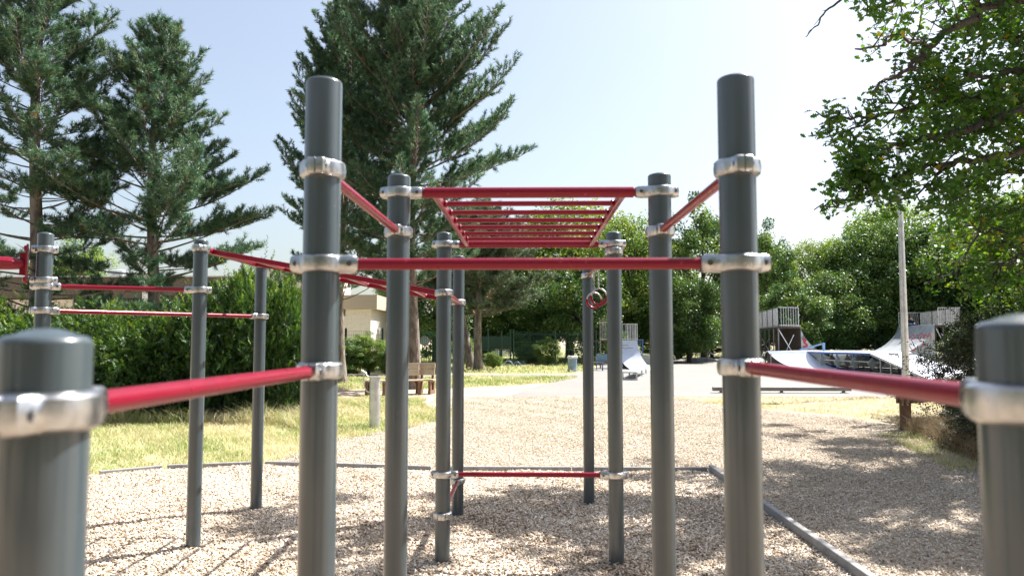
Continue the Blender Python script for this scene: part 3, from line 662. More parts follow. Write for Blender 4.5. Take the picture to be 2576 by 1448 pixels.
strokes('red_tag', tq, O, dvl, UZ, [sS], .11, M['redpaint'], .055)
strokes('black_tag', tq, O, dvl, UZ, [[(.35, 1.08), (.7, 1.13)], [(.8, 1.06), (1.0, 1.12)], [(.14, 2.02), (.16, 1.95), (.21, 1.93), (.26, 1.96), (.26, 2.03)], [(.08, 1.84), (.44, 1.84)]], .04, M['blackpaint'], .055)
# right tall quarter pipe (drops towards -x)
r0 = WP(2351, 817, 59); r1 = WP(2259, 823.6, 69.5); rr1 = Vector((r1.x, r1.y, 0)); LR = (rr1-Vector((r0.x, r0.y, 0))).length
tr_, B0, B1, dvr = quarter('tall quarter pipe at the right, grey ramp with red lettering on its side', (r0.x, r0.y), (r1.x, r1.y), (-1, -.06), 6.6, r0.z, 2.0, 1.3,
    [((0, .3), (0, 2.0)), ((0, 2.0), (LR/3, 2.0)), ((LR/3, 2.0), (LR*.66, 2.0)), ((LR*.66, 2.0), (LR, 2.0)), ((LR, 2), (LR, .1))], group='tall quarter pipes')
O = Vector((B0.x, B0.y, 0)); UX = Vector((1, .06, 0)).normalized()
def sc_(paths, ox, oz, k): return [[(ox+x*k, oz+z*k) for x, z in p] for p in paths]
Tt = [[(0, .55), (.1, .85), (.75, 1.25), (.95, 1.15), (.9, .95), (.62, .85), (.95, .15), (.75, 0), (.62, .1), (.3, .62), (.12, .42), (0, .55)]]
Ss = [[(.62, 1.0), (.35, 1.15), (.12, .9), (.2, .6), (.6, .45), (.5, .15), (.2, 0)], [(.62, 1.0), (.55, .8), (.32, .85)]]
Ww = [[(0, .7), (.1, 1.0), (.28, .75), (.42, 1.05), (.55, .8), (.5, .55)]]
strokes('red_lettering', tr_, O, UX, UZ, sc_(Tt, -2.45, .95, .95)+sc_(Ss, -1.45, 1.15, .95)+sc_(Ww, -.85, 1.25, .95), .055, M['redpaint'], .06)
strokes('black_tag', tr_, O, UX, UZ, sc_([[(0, .4), (.5, .45)], [(.25, .45), (.25, 0)], [(0, 0), (.5, 0)], [(.6, .35), (.45, .25), (.65, .15), (.5, .05)], [(.7, .35), (.75, .05), (.85, .2), (.95, .05)]], -.95, 1.05, .7)
        + sc_([[(0, .4), (0, .5), (.5, .5), (.5, .4), (.35, .4), (.35, .1), (.4, 0), (.15, 0), (.2, .1), (.2, .4), (0, .4)]], -.85, .28, .9), .035, M['blackpaint'], .06)
strokes('blue_tag', tr_, O, UX, UZ, [[(-2.7, .78), (-2.55, .92), (-2.35, .9), (-2.25, .7), (-2.5, .62), (-2.05, .5)]], .10, M['bluepaint'], .06)
# lean scaffold braces of its platform
m = MB()
for dx in (.4, 1.9): m.beam((r0.x+dx-.35, r0.y-.05, r0.z-.2), (r0.x+dx+.45, r0.y-.05, .9), .06, .06)
m.beam((r0.x, r0.y-.06, .55), (r0.x+2.1, r0.y-.06, .55), .12, .10)
m.obj('brace', M['steel'], tr_)
# small quarter pipe, middle
c0 = WP(1560, 856, 47.2); c1 = WP(1603, 856, 47.2)
sq = thing('quarter_pipe', 'small white quarter pipe with railings, behind the grind box', 'skate ramp', tuple((c0.x, 47.2, 0)))
H3 = c0.z; q_ = qcurve(12, .9); P = []; dn = Vector((.32, -.95, 0)).normalized(); dn2 = Vector((.62, -.78, 0)).normalized()
a0 = Vector((WP(1548, 856, 47.6).x, 47.6, 0)); a1 = Vector((c1.x, 47.2, 0))
m = MB()
for x, z in q_:
    for A, dd in ((a0, dn), (a1, dn)): p = A+dd*(2.5*x); P.append((p.x, p.y, H3*z+.012))
f = [(2*i, 2*i+2, 2*i+3, 2*i+1) for i in range(len(q_)-1)]; n = len(P); P += [(x, y, z-.03) for x, y, z in P]; f += [tuple(j+n for j in q4)[::-1] for q4 in f]
m.add(P, f); m.obj('ramp_surface', M['sheet'], sq, smooth=True)
m = MB(); pts = [a0+dn*(2.5*x)+Vector((0, 0, max(H3*z-.03, 0))) for x, z in q_]+[a0]
axx = (a1-a0).normalized(); m.extr([p+axx*.04 for p in pts], axx*.04)
pts = [a1+dn*(2.5*x)+Vector((0, 0, max(H3*z-.03, 0))) for x, z in q_]+[a1]; m.extr([p-axx*.04 for p in pts], -axx*.04); m.obj('side_panel', M['wooddark'], sq)
b0_ = Vector((WP(1511, 856, 48.2).x, 48.4, 0)); b1_ = a1-dn*1.4
m = MB(); m.slab([(b0_.x, b0_.y), (a1.x, a1.y), (b1_.x, b1_.y), (b0_.x-dn.x*1.4, b0_.y+1.4)], H3-.08, H3); m.obj('platform', M['wooddark'], sq)
rail_panel(sq, b0_, a0, H3, H3+1.12, .14); rail_panel(sq, a0, a1-axx*.1, H3, H3+1.0, .14); rail_panel(sq, a1, b1_, H3, H3+1.0, .16)
m = MB(); m.beam(b0_, b0_+Vector((0, 0, H3+1.25)), .08, .08); m.beam(a0, a0+Vector((0, 0, H3+1.25)), .07, .07); m.beam(b0_+Vector((0, 0, H3+1.25)), a0+Vector((0, 0, H3+1.25)), .06, .06)
m.beam(b0_+Vector((0, 0, .45)), a0+Vector((0, 0, .45)), .06, .06); m.obj('post_frame', M['steeldark'], sq)
pb = a1+Vector((.5, 1.2, 0)); rail_panel(sq, (pb.x-.6, pb.y), (pb.x, pb.y), H3-.9, H3+.05, .12, mt='blue')
strokes('black_tag', sq, a0+dn*.35+Vector((0, 0, H3-.62)), axx, Vector((0, -.3, .95)), [[(.1, .35), (.25, .38), (.32, .3), (.5, .34), (.6, .3)], [(.15, .12), (.3, .15), (.45, .1), (.6, .16), (.9, .13)]], .02, M['blackpaint'], -.10)
# low concrete ledge right of it
m = MB(); cc = WP(1650, 905, 56); m.box((cc.x, 56, .35), (2.1, .9, .7)); tag(m.obj('ledge_block', M['ramp_side'], None, bevel=.02), 'pale concrete ledge behind the small white quarter pipe', 'ledge')
# funbox with a side kicker and a bank
fb = thing('funbox', 'wide pale blue funbox with a curved kicker, open framed deck and bank', 'skate ramp', (17.8, 42, 0))
HD = 1.063
k0 = Vector((WP(1930, 883, 47.8).x, 47.8, HD)); k1 = Vector((WP(2031, 884, 46.6).x, 46.6, HD))
n1 = Vector((WP(2190, 887, 40.6).x, 40.6, HD)); f1 = Vector((WP(2287, 884.5, 44.6).x, 44.6, HD)); f2 = Vector((k1.x+5.2, 50.0, HD)); f3 = Vector((k0.x+3.5, 51.0, HD))
m = MB(); m.slab([(p.x, p.y) for p in (k0+Vector((0, .02, 0)), k1, n1, f1, f2, f3)], HD-.05, HD); m.obj('deck', M['sheet'], fb)
# kicker
kd = Vector((.27, -.96, 0)); P = []; m = MB()
for x, z in qcurve(12, .72):
    for A in (k0, k1): p = A+kd*(4.4*x); P.append((p.x, p.y, HD*z+.012))
n = len(P); f = [(2*i, 2*i+2, 2*i+3, 2*i+1) for i in range(n//2-1)]; P += [(x, y, z-.035) for x, y, z in P]; f += [tuple(j+n for j in q4)[::-1] for q4 in f]
m.add(P, f); m.obj('kicker_surface', M['sheet'], fb, smooth=True)
kx = (k1-k0).normalized()
P = []
for x, z in qcurve(12, .72):
    p = k1+kd*(4.4*x); P += [(p.x+.02, p.y, HD*z+.012), (p.x+.02+1.0*x, p.y-.1*x, max(HD*z*(1-.35*x)-.03*x, .006))]
n = len(P); f = [(2*i, 2*i+2, 2*i+3, 2*i+1) for i in range(n//2-1)]; P += [(x, y, z-.03) for x, y, z in P]; f += [tuple(j+n for j in q4)[::-1] for q4 in f]
m = MB(); m.add(P, f); m.obj('hip_panel', M['bluedeep'], fb, smooth=True)
for A, sg, mm in ((k0, -1, 'wooddark'), (k1, 1, 'bluedeep')):
    m = MB(); prof = qcurve(12, .72); pts = [A+kd*(4.4*x)+Vector((0, 0, HD*z-HD-.02)) for x, z in prof]
    lo_ = [A+kd*(4.4*x+.02)+Vector((0, 0, max(HD*z*(.80)-.10, 0)-HD)) for x, z in prof][::-1]
    if sg < 0: lo_ = [A+Vector((0, 0, -HD))]
    m.extr([p-kx*sg*.03 for p in pts+lo_], kx*sg*.04); m.obj('kicker_side', M[mm], fb)
m = MB()
for p in (k0,): m.beam(Vector((p.x-1.1, p.y-.2, 0)), p, .06, .05); m.beam(Vector((p.x+.1, p.y-.4, 0)), Vector((p.x+.1, p.y-.4, HD-.15)), .06, .06)
m.obj('kicker_frame', M['steel'], fb)
# bank
e0 = GP(2334, 955); e1 = GP(2426, 938)
m = MB(); m.add([n1, e0+Vector((0, 0, .02)), e1+Vector((0, 0, .02)), f1]+[p-Vector((0, 0, .05)) for p in (n1, e0+Vector((0, 0, .04)), e1+Vector((0, 0, .04)), f1)], [(0, 1, 2, 3), (7, 6, 5, 4), (0, 4, 5, 1), (1, 5, 6, 2), (2, 6, 7, 3)]); m.obj('bank_surface', M['sheet'], fb)
# side frames
def frame(p, q_, zt0, zt1, npost, mt, nm='side_frame'):
    m = MB(); d = q_-p
    m.beam(p+Vector((0, 0, zt0-HD-.06)), q_+Vector((0, 0, zt1-HD-.06)), .07, .10); g0 = Vector((p.x, p.y, .06)); g1 = Vector((q_.x, q_.y, .06)); m.beam(g0, g1, .06, .06)
    for i in range(npost+1):
        t_ = i/npost; b = g0.lerp(g1, t_); zt = zt0+(zt1-zt0)*t_-.08
        if zt > .15: m.beam(Vector((b.x, b.y, 0)), Vector((b.x, b.y, zt)), .06, .06)
    m.obj(nm, M[mt], fb)
frame(k1, n1, HD, HD, 4, 'blue'); frame(n1, Vector((e0.x, e0.y, HD)), HD, .08, 5, 'steel')
off = Vector((1.6, .35, 0)); frame(k1+off, n1+off*.98, HD-.02, HD-.02, 4, 'steeldark'); off2 = Vector((3.4, 1.0, 0)); frame(k1+off2, n1+off2*.95, HD-.02, HD-.02, 3, 'steeldark')
m = MB()
for i in range(3):
    z = .62; a = lp(k1, n1, .1)+Vector((.02, 0, 0)); 
for i in range(5):
    for o_ in (Vector((.04, 0, 0)), off):
        c = k1.lerp(n1, i/4)+o_; c.z = .52
        dd = (n1-k1).normalized(); dd = Vector((dd.y, -dd.x, 0))*-1
        m.extr([c+Vector((0, 0, .30)), c+dd*.26, c-Vector((0, 0, .34)), c-dd*.26], (n1-k1).normalized()*.05)
m.beam(k1+Vector((.5, .2, -.5)), n1+Vector((.5, .1, -.5)), .06, .06)
m.beam(k1+Vector((.02, 0, -.46)), n1+Vector((.02, 0, -.46)), .05, .05)
m.obj('gusset_plate', M['ramp_side'], fb)
# deck rail
d0 = WP(2011, 881, 48.2); d1 = WP(2072, 863, 47.2); m = MB(); d0.z = HD+.05
m.beam(d0, d1, .09, .09); m.beam(d1+Vector((0, 0, .04)), Vector((d1.x, d1.y, HD)), .12, .12); m.obj('slanted_rail', M['bluepale'], fb)
# grey block with tag behind the deck
lb = WP(2095, 912, 51.5); rb_ = WP(2262, 912, 46.5); cb = (lb+rb_)/2
blk = thing('tagged_block', 'low curved grey block with blue letters seen through the funbox frame', 'skate obstacle', (cb.x, cb.y, 0))
lb.z = rb_.z = 0; dd = (rb_-lb).normalized(); nn = Vector((dd.y, -dd.x, 0)); m = MB()
if nn.y > 0: nn = -nn
pr = [(0, .06), (-.25, .12), (-.12, .32), (0, .72), (.08, .82), (.9, .82), (.9, .06)]
m.extr([lb-nn*x+Vector((0, 0, z)) for x, z in pr], rb_-lb); m.obj('body', M['ramp_side'], blk)
GL = {'F': [[(0, 0), (0, 1), (.6, 1)], [(0, .5), (.5, .5)]], 'R': [[(0, 0), (0, 1), (.5, .95), (.5, .6), (0, .5), (.6, 0)]], 'O': [[(.3, 1), (0, .7), (0, .3), (.3, 0), (.6, .3), (.6, .7), (.3, 1)]],
      'E': [[(.6, 1), (0, 1), (0, 0), (.6, 0)], [(0, .5), (.5, .5)]], 'N': [[(0, 0), (0, 1), (.5, 0), (.5, 1)]], '4': [[(.4, 0), (.4, 1), (0, .4), (.6, .4)]]}
pth = []; x0 = 0
for ch in 'FROEN4': pth += sc_(GL[ch], 0, 0, 1) and [[(x0+x*.36, z*.34) for x, z in p] for p in GL[ch]]; x0 += .33
L0 = WP(2158, 908, 49.5); tt = ((L0-lb).dot(dd)); base = lb+dd*tt
up2 = Vector((0, 0, .42))+nn*(-.11)*0; 
strokes('blue_tag', blk, base+nn*.14+Vector((0, 0, .32)), dd, (Vector((0, 0, .40))-nn*.12).normalized(), pth, .05, M['bluepaint'], .02)

# seated person on the right ramp
pp = WP(2291, 820, 66.0); zz = r0.z+.02
pe = thing('person', 'person in a black top, black cap and blue jeans seated on the right quarter pipe', 'person', (pp.x, pp.y, zz))
def skin_body(name, joints, edges, m, parent, sub=2):
    o = raw(name, [j[0] for j in joints], [], m, parent)
    me = o.data; me.edges.add(len(edges))
    for i, e in enumerate(edges): me.edges[i].vertices = e
    o.modifiers.new('skin', 'SKIN'); 
    if not me.skin_vertices: me.attributes.new
    return o
def body_tubes():
    B = Vector((pp.x, pp.y, zz))
    def q_(x, y, z): return B+Vector((x, y, z))
    hip = q_(0, .05, .12); ch = q_(.02, -.02, .45); nk = q_(.02, -.06, .60); hd = q_(.02, -.10, .74)
    m = MB()
    m.tube([hip-Vector((0, 0, .12)), hip, q_(0, .03, .28), ch, q_(.02, -.03, .54), nk, nk+Vector((0, -.01, .06)), hd-Vector((0, 0, .04)), hd+Vector((0, 0, .04)), hd+Vector((0, 0, .10)), hd+Vector((0, 0, .13))],
           [.10, .16, .145, .175, .15, .065, .055, .085, .10, .08, .02], 14)
    for s_ in (-1, 1):
        m.tube([q_(s_*.14, -.03, .54), q_(s_*.21, -.05, .50), q_(s_*.25, -.12, .28), q_(s_*.14, -.30, .16), q_(s_*.08, -.36, .14)], [.07, .06, .048, .038, .03], 10)
        m.tube([q_(s_*.09, 0, .10), q_(s_*.14, -.25, .16), q_(s_*.15, -.48, .12), q_(s_*.14, -.52, -.1), q_(s_*.13, -.50, -.34)], [.10, .085, .065, .055, .042], 10)
    return m
bm_ = body_tubes(); ob = bm_.obj('body', M['skin'], pe, smooth=True)
rm = ob.modifiers.new('remesh', 'REMESH'); rm.mode = 'VOXEL'; rm.voxel_size = .018; rm.use_smooth_shade = True
def pq(x, y, z): return Vector((pp.x+x, pp.y+y, zz+z))
m = MB(); m.tube([pq(0, .05, .02), pq(0, .04, .28), pq(.02, -.02, .45), pq(.02, -.03, .55), pq(.02, -.05, .60)], [.175, .165, .195, .165, .08], 16)
for s_ in (-1, 1): m.tube([pq(s_*.12, -.03, .53), pq(s_*.21, -.05, .50), pq(s_*.25, -.11, .32)], [.085, .078, .068], 12)
m.obj('shirt', M['cloth_black'], pe, smooth=True)
m = MB(); m.tube([pq(0, .05, -.01), pq(0, .05, .16)], [.17, .18], 14)
for s_ in (-1, 1): m.tube([pq(s_*.09, 0, .10), pq(s_*.14, -.25, .16), pq(s_*.15, -.49, .13), pq(s_*.14, -.54, -.1), pq(s_*.13, -.52, -.30)], [.12, .10, .082, .07, .06], 12)
m.obj('jeans', M['denim'], pe, smooth=True)
m = MB(); m.lathe(pq(.02, -.10, .79), [(.108, -.02), (.108, .03), (.085, .085), (.03, .11)], 16); m.box(pq(.02, -.23, .78), (.16, .12, .015)); m.obj('cap', M['cloth_black'], pe, smooth=True)
for s_ in (-1, 1):
    m = MB(); m.box(pq(s_*.13, -.58, -.36), (.09, .26, .09)); m.obj('shoe', M['cloth_black'], pe, bevel=.03)

# ------------------------------------------------------------------ BUILDINGS
def window(t, c, w, h, nrm=(0, -1, 0), deep=.12):
    n_ = Vector(nrm); m = MB(); m.box(Vector(c)-n_*.02, (w+.14 if abs(n_.y) > .5 else .08, .08 if abs(n_.y) > .5 else w+.14, h+.14)); o = m.obj('window', M['steeldark'], t)
    m = MB(); m.box(Vector(c)+n_*.025, (w if abs(n_.y) > .5 else .02, .02 if abs(n_.y) > .5 else w, h)); m.obj('pane', M['glass'], o)
# pale pebble-dash building
Yb = 50; xr_ = WP(948, 780, Yb).x; wl = WP(930, 780, Yb).x
b1 = thing('flat_roof_building', 'pale pebble-dashed building with a beige roof band beyond the shrubs', 'building', ((xr_-6), Yb+5, 0))
zt = WP(947, 741, Yb).z; zb = WP(930, 777, Yb).z
m = MB(); m.box(((wl-18+wl)/2, Yb+5, zb/2), (18, 9.2, zb)); m.obj('wall', M['render'], b1)
m = MB(); m.box(((xr_-19+xr_)/2, Yb+5, (zt+zb)/2), (19, 10.0, zt-zb)); m.obj('roof_band', M['fascia'], b1)
ua = WP(688, 700, Yb).x; ub = WP(800, 700, Yb).x; m = MB(); m.box(((ua+ub)/2, Yb+4, 3.1), (ub-ua, 10.6, 6.2)); m.obj('upper_block', M['render'], b1)
wy = Yb+.4
for px_ in (858, 800): c = WP(px_, 782, wy); window(b1, (c.x, wy, c.z), .45, .5)
for px_ in (715,): c = WP(px_, 778, Yb-.75); window(b1, (c.x, Yb-.75, c.z), 1.2, .9)
# brown low building behind the hedge
Yh = 44; xa = WP(150, 700, Yh).x; xb = WP(500, 700, Yh).x; zt = WP(300, 697, Yh).z
b2 = thing('low_brown_building', 'long low brown building with a white pillar behind the hedge', 'building', ((xa+xb)/2, Yh+5, 0))
m = MB(); m.box(((xa+xb)/2-8, Yh+5, zt-.6), (xb-xa+20, 10, 1.2)); m.obj('roof_band', M['brownwall'], b2)
m = MB(); m.box(((xa+xb)/2-8, Yh+5.3, (zt-1.25)/2), (xb-xa+19, 9.6, zt-1.25)); m.obj('wall', M['render'], b2)
m = MB(); m.box(((xa+xb)/2-8, Yh+5, zt+.04), (xb-xa+20.4, 10.3, .07)); m.obj('roof_edge', M['steel'], b2)
for px_ in (378,): c = WP(px_, 720, Yh-.1); m = MB(); m.box((c.x, Yh-.1, zt/2+.1), (.75, .3, zt+.25)); m.obj('pillar', M['white'], b2)
for px_ in (210, 270, 330, 440, 480): c = WP(px_, 757, Yh+.45); window(b2, (c.x, Yh+.45, c.z), 1.1, 1.2)
c = WP(299, 690, Yh+3); m = MB(); m.lathe((c.x, Yh+3, zt), [(.35, 0), (.35, .42), (.62, .45), (.62, .60), (.3, .72), (.1, .74)], 20); m.obj('roof_vent', M['steel'], b2, smooth=True)
# far houses
def house(px0, px1, Y, eave, ridge, label, roofm='rooftile'):
    x0 = WP(px0, 800, Y).x; x1 = WP(px1, 800, Y).x; w = x1-x0; t = thing('house', label, 'house', ((x0+x1)/2, Y+4, 0), 'far houses beyond the fence')
    m = MB(); m.box(((x0+x1)/2, Y+4, eave/2), (w, 8, eave)); m.obj('wall', M['white'], t)
    m = MB(); m.extr([(x0-.3, Y-.4, eave), (x0-.3, Y+8.4, eave), (x0-.3, Y+4, ridge)], (w+.6, 0, 0)); m.obj('roof', M[roofm], t)
    n = max(1, int(w/2.2))
    for i in range(n):
        for zz_ in ((1.4, eave-1.3) if eave > 4.5 else (1.5,)): window(t, (x0+(i+.5)*w/n, Y-.03, zz_), .9, 1.1)
house(1212, 1300, 82, 5.2, 8.2, 'white two storey house with a red tiled roof seen right of the small pine')
house(948, 1006, 92, 4.2, 7.4, 'far house with a dull red roof seen right of the pebble-dashed building')
house(1096, 1180, 96, 5.0, 7.6, 'pale house half hidden behind the leaning trunk')

# ------------------------------------------------------------------ FENCES
def mesh_fence(pts, h, sp, label, m_='fence', bars=.1, hor=(.1, .6, 1.1, 1.6, 1.95), r=.004, zoff=0, post=.05, posth=.15):
    t = thing('mesh_fence', label, 'fence', (pts[0][0], pts[0][1], 0))
    for a, b in zip(pts[:-1], pts[1:]):
        a = np.array(a, float); b = np.array(b, float); L = np.linalg.norm(b-a); n = int(L/bars)
        s_ = np.linspace(0, 1, n+1)[:, None]; P = a+(b-a)*s_; p0 = np.c_[P, np.full(n+1, .03)]; p1 = np.c_[P, np.full(n+1, h)]
        hh = [x for x in hor if x < h+.01]
        q0 = np.array([[a[0], a[1], z] for z in hh]); q1 = np.array([[b[0], b[1], z] for z in hh])
        Vv, Ff = sticks(np.r_[p0, q0], np.r_[p1, q1], r); raw('mesh_panel', Vv, Ff, M[m_], t)
        k = max(1, int(round(L/sp)))
        for i in range(k+1):
            p = a+(b-a)*i/k; m = MB(); m.box((p[0], p[1], (h+posth)/2), (post, post, h+posth)); m.obj('post', M[m_], t)
    return t
fy = 15.9
mesh_fence([(-16, 19.2), (WP(154, 830, 19.2).x, 19.2)], WP(100, 795, 19.2).z, 2.5, 'green wire mesh fence standing against the hedge at the far left', 'fencegreen', .12, (.1, .5, .9, 1.3, 1.7, 2.1, 2.28), .006)
mesh_fence([(WP(700, 850, 41).x, 41), (WP(870, 850, 41).x, 41), (WP(962, 850, 41).x, 41)], WP(870, 832, 41).z, 3.6, 'dark wire mesh fence before the pebble-dashed building', 'fence', .1, (.1, .5, 1, 1.5, 2, 2.2), .006, post=.09)
mesh_fence([(WP(1292, 850, 51).x, 51), (WP(1500, 850, 52).x, 52)], WP(1330, 833, 51).z, 3.0, 'dark green mesh fence in the shade behind the bicycle stands', 'fence', .1, (.1, .6, 1.1, 1.6, 2.1), .008, post=.09)
mesh_fence([(WP(1590, 850, 74).x, 73.6), (WP(1935, 850, 73).x, 73), (40, 76)], WP(1752, 815, 74).z*.62, 3.4, 'thin dark mesh fence beyond the far edge of the pad', 'fence', .2, (.1, 1, 2), .008, post=.08, posth=.9)
# gate
Yg = 42; ga = WP(1006, 835, Yg); gb = WP(1098, 835, Yg)
t = thing('metal_gate', 'dark green barred metal gate with a round plate and a pale lock', 'gate', ((ga.x+gb.x)/2, Yg, 0)); gm = WP(1051, 835, Yg).x
m = MB(); h = ga.z
for x in (ga.x, gm-.05, gm+.05, gb.x): m.beam((x, Yg, 0), (x, Yg, h), .07, .07)
for z in (.12, h-.03): m.beam((ga.x, Yg, z), (gb.x, Yg, z), .05, .06)
m.obj('gate_frame', M['fencegreen'], t)
m = MB(); n = int((gb.x-ga.x)/.11)
for i in range(1, n): x = ga.x+(gb.x-ga.x)*i/n; m.beam((x, Yg, .12), (x, Yg, h-.03), .022, .022)
m.obj('gate_bars', M['fencegreen'], t)
c = WP(1068, 857, Yg+.06); m = MB(); m.tube([(c.x, Yg+.05, c.z), (c.x, Yg+.07, c.z)], .27, 28); m.obj('round_plate', M['steel'], t)
c = WP(1055, 893, Yg-.06); m = MB(); m.box((c.x, Yg-.06, c.z), (.10, .08, .3)); m.box((c.x+.1, Yg-.1, c.z+.05), (.2, .03, .03)); m.obj('lock', M['white'], t)
# lower barred fence + screened fence
Yg = 52; a = WP(1130, 880, Yg); b = WP(1262, 880, Yg); t = thing('barred_gate', 'low dark barred gate with a green screened panel above, right of the leaning trunk', 'gate', ((a.x+b.x)/2, Yg, 0))
h = WP(1200, 880, Yg).z; m = MB(); n = int((b.x-a.x)/.14)
for i in range(n+1): x = a.x+(b.x-a.x)*i/n; m.beam((x, Yg, .08), (x, Yg, h), .028, .028)
for z in (.1, h): m.beam((a.x, Yg, z), (b.x, Yg, z), .05, .05)
m.obj('gate_bars', M['fence'], t)
m = MB()
for px_, hh in ((1228, 828), (1262, 832), (1258, 880), (1284, 828)): p = WP(px_, hh, Yg); m.beam((p.x, Yg-.03, 0), (p.x, Yg-.03, p.z), .10, .10)
m.obj('gate_post', M['fence'], t)
p0 = WP(1160, 845, Yg+.5); p1 = WP(1285, 878, Yg+.5); m = MB(); m.box(((p0.x+p1.x)/2, Yg+.9, (p0.z+p1.z)/2), (p1.x-p0.x, .05, p0.z-p1.z)); m.obj('screen', M['fence'], t)

# ------------------------------------------------------------------ TREES
def curve_pts(p0, d0, L, n, bend, rng, wob=.05):
    """array of points from p0 heading d0, bending towards 'bend'"""
    P = [np.array(p0, float)]; d = np.array(d0, float); d /= np.linalg.norm(d)
    for i in range(n):
        d = d+np.array(bend)/n+rng.normal(0, wob, 3); d /= np.linalg.norm(d); P.append(P[-1]+d*L/n)
    return np.array(P)
def tree_obj(name, label, cat, loc, group): return thing(name, label, cat, loc, group)
def pine(loc, H, z0, prof, tr, seed, label, whorl=.42, nb=5, mneedle='needle', ntuft=17, nl=.155, lean=(0, 0), bare=.45, group='pines', name='pine_tree', nw=.019, droop=0.0, dens=1., up=.35, el0=-.08):
    """prof(z)->branch length, measured up the trunk; z0 lowest branch"""
    rng = np.random.default_rng(seed); loc = np.array([loc[0], loc[1], 0.])
    t = tree_obj(name, label, 'pine tree', tuple(loc), group)
    nz = 16; zs = np.linspace(0, H, nz); ax = np.stack([loc[0]+lean[0]*zs/H+.10*np.sin(zs*.55+seed), loc[1]+lean[1]*zs/H+.10*np.cos(zs*.5+seed), zs], -1); ax[0, 2] = -.1
    rad = tr*(1-zs/H)**.8+.02; rad[0] *= 1.35
    m = MB(); m.tube([tuple(p) for p in ax], list(rad), 18); trunk = m.obj('trunk', M['bark'], t, smooth=True)
    def at(z): return np.array([np.interp(z, zs, ax[:, i]) for i in range(3)])
    S0, S1, Sr0, Sr1 = [], [], [], []; TP, TD, TS = [], [], []
    z = z0
    while z < H-.15:
        L0 = prof(z); f = (z-z0)/(H-z0); k = nb if L0 > .6 else 4
        a0 = rng.uniform(0, 6.28)
        for j in range(k):
            zz_ = z+rng.uniform(-.14, .14); a = a0+j*2*math.pi/k+rng.uniform(-.35, .35); L = L0*rng.uniform(.62, 1.12)
            if L < .12: continue
            dead_ = (z-z0)/(H-z0) < .45 and rng.uniform() < .22
            if dead_: L *= .55
            el = el0+.75*f+rng.uniform(-.14, .14)-droop*(1-f)
            p = at(zz_); d = np.array([math.cos(a)*math.cos(el), math.sin(a)*math.cos(el), math.sin(el)])
            n = 7; C = curve_pts(p, d, L, n, (0, 0, up), rng, .045)
            r0 = .007+.0085*L
            for i in range(n): S0.append(C[i]); S1.append(C[i+1]); Sr0.append(r0*(1-i/n*.85)); Sr1.append(r0*(1-(i+1)/n*.85))
            st = bare*max(0, 1-1.1*f); s = st*L+.1; side = 1
            if dead_: continue                      # dead limb
            while s < L:
                q = s/L*n; i = min(int(q), n-1); p2 = C[i]+(C[i+1]-C[i])*(q-i); dd = C[i+1]-C[i]; dd = dd/np.linalg.norm(dd)
                sd = np.cross(dd, [0, 0, 1.]); sd /= np.linalg.norm(sd)+1e-9
                l = (.22+.34*(L-s))*rng.uniform(.55, 1.15); l = min(l, 1.1)
                d2 = dd*.75+sd*side*rng.uniform(.5, 1.0)+np.array([0, 0, rng.uniform(-.05, .45)])
                C2 = curve_pts(p2, d2, l, 3, (0, 0, .5), rng, .08)
                for u in range(3): S0.append(C2[u]); S1.append(C2[u+1]); Sr0.append(.010*(1-u*.22)); Sr1.append(.010*(1-(u+1)*.25))
                ls = np.arange(max(.10, l*.28), l+.02, .095/dens)
                for x in ls:
                    q2 = min(x/l*3, 2.999); i2 = int(q2); pp_ = C2[i2]+(C2[i2+1]-C2[i2])*(q2-i2); TP.append(pp_+rng.normal(0, .012, 3)); TD.append(C2[i2+1]-C2[i2]+np.array([0, 0, .03])); TS.append(1.)
                if l > .45:                                                        # secondary shoots
                    for w_ in range(int(l/.22)):
                        x = rng.uniform(.3, .95); q2 = x*3; i2 = min(int(q2), 2); pb_ = C2[i2]+(C2[i2+1]-C2[i2])*(q2-i2)
                        d3 = d2/np.linalg.norm(d2)+rng.normal(0, .55, 3)+np.array([0, 0, .35]); d3 /= np.linalg.norm(d3); l3 = rng.uniform(.14, .3)
                        S0.append(pb_); S1.append(pb_+d3*l3); Sr0.append(.006); Sr1.append(.004)
                        for x3 in (.45, .8, 1.08): TP.append(pb_+d3*l3*x3); TD.append(d3); TS.append(.95)
                s += rng.uniform(.075, .14)/dens; side = -side
            for x in (.90, .95, 1.0, 1.03):
                TP.append(C[-1]+(C[-1]-C[-2])*(x-1)*3); TD.append(C[-1]-C[-2]); TS.append(1.05)
        z += whorl*rng.uniform(.75, 1.2)*(1 if z < H*.75 else .7)
    for x in np.linspace(H-.5, H+.12, 8): TP.append(at(min(x, H))+np.array([0, 0, x-min(x, H)])); TD.append(np.array([0, 0, 1.])); TS.append(1.)
    Vv, Ff = sticks(np.array(S0), np.array(S1), np.array(Sr0), np.array(Sr1)); raw('branches', Vv, Ff, M['bark'], t)
    TP = np.array(TP); TD = unit(np.array(TD)); TS = np.array(TS); K = ntuft; N = len(TP)
    P = np.repeat(TP, K, 0); D = np.repeat(TD, K, 0); pr = perp(D, rng); spread = rng.uniform(.55, 1.25, (N*K, 1))
    nd = unit(D*.75+pr*spread); base = P+D*rng.uniform(-.06, .06, (N*K, 1)); l = nl*rng.uniform(.6, 1.15, (N*K, 1))*np.repeat(TS, K)[:, None]
    sdv = unit(np.cross(nd, perp(nd, rng)))*nw
    Vv, Ff = tris(base, base+nd*l, sdv/2*1.0)
    tb = np.clip(rng.beta(2.4, 2.2, N), 0, .97); dead = rng.uniform(0, 1, N) < .006; tb[dead] = 1.
    tt_ = np.clip(np.repeat(tb, K)+rng.normal(0, .07, N*K), 0, .975); tt_[np.repeat(dead, K)] = 1.
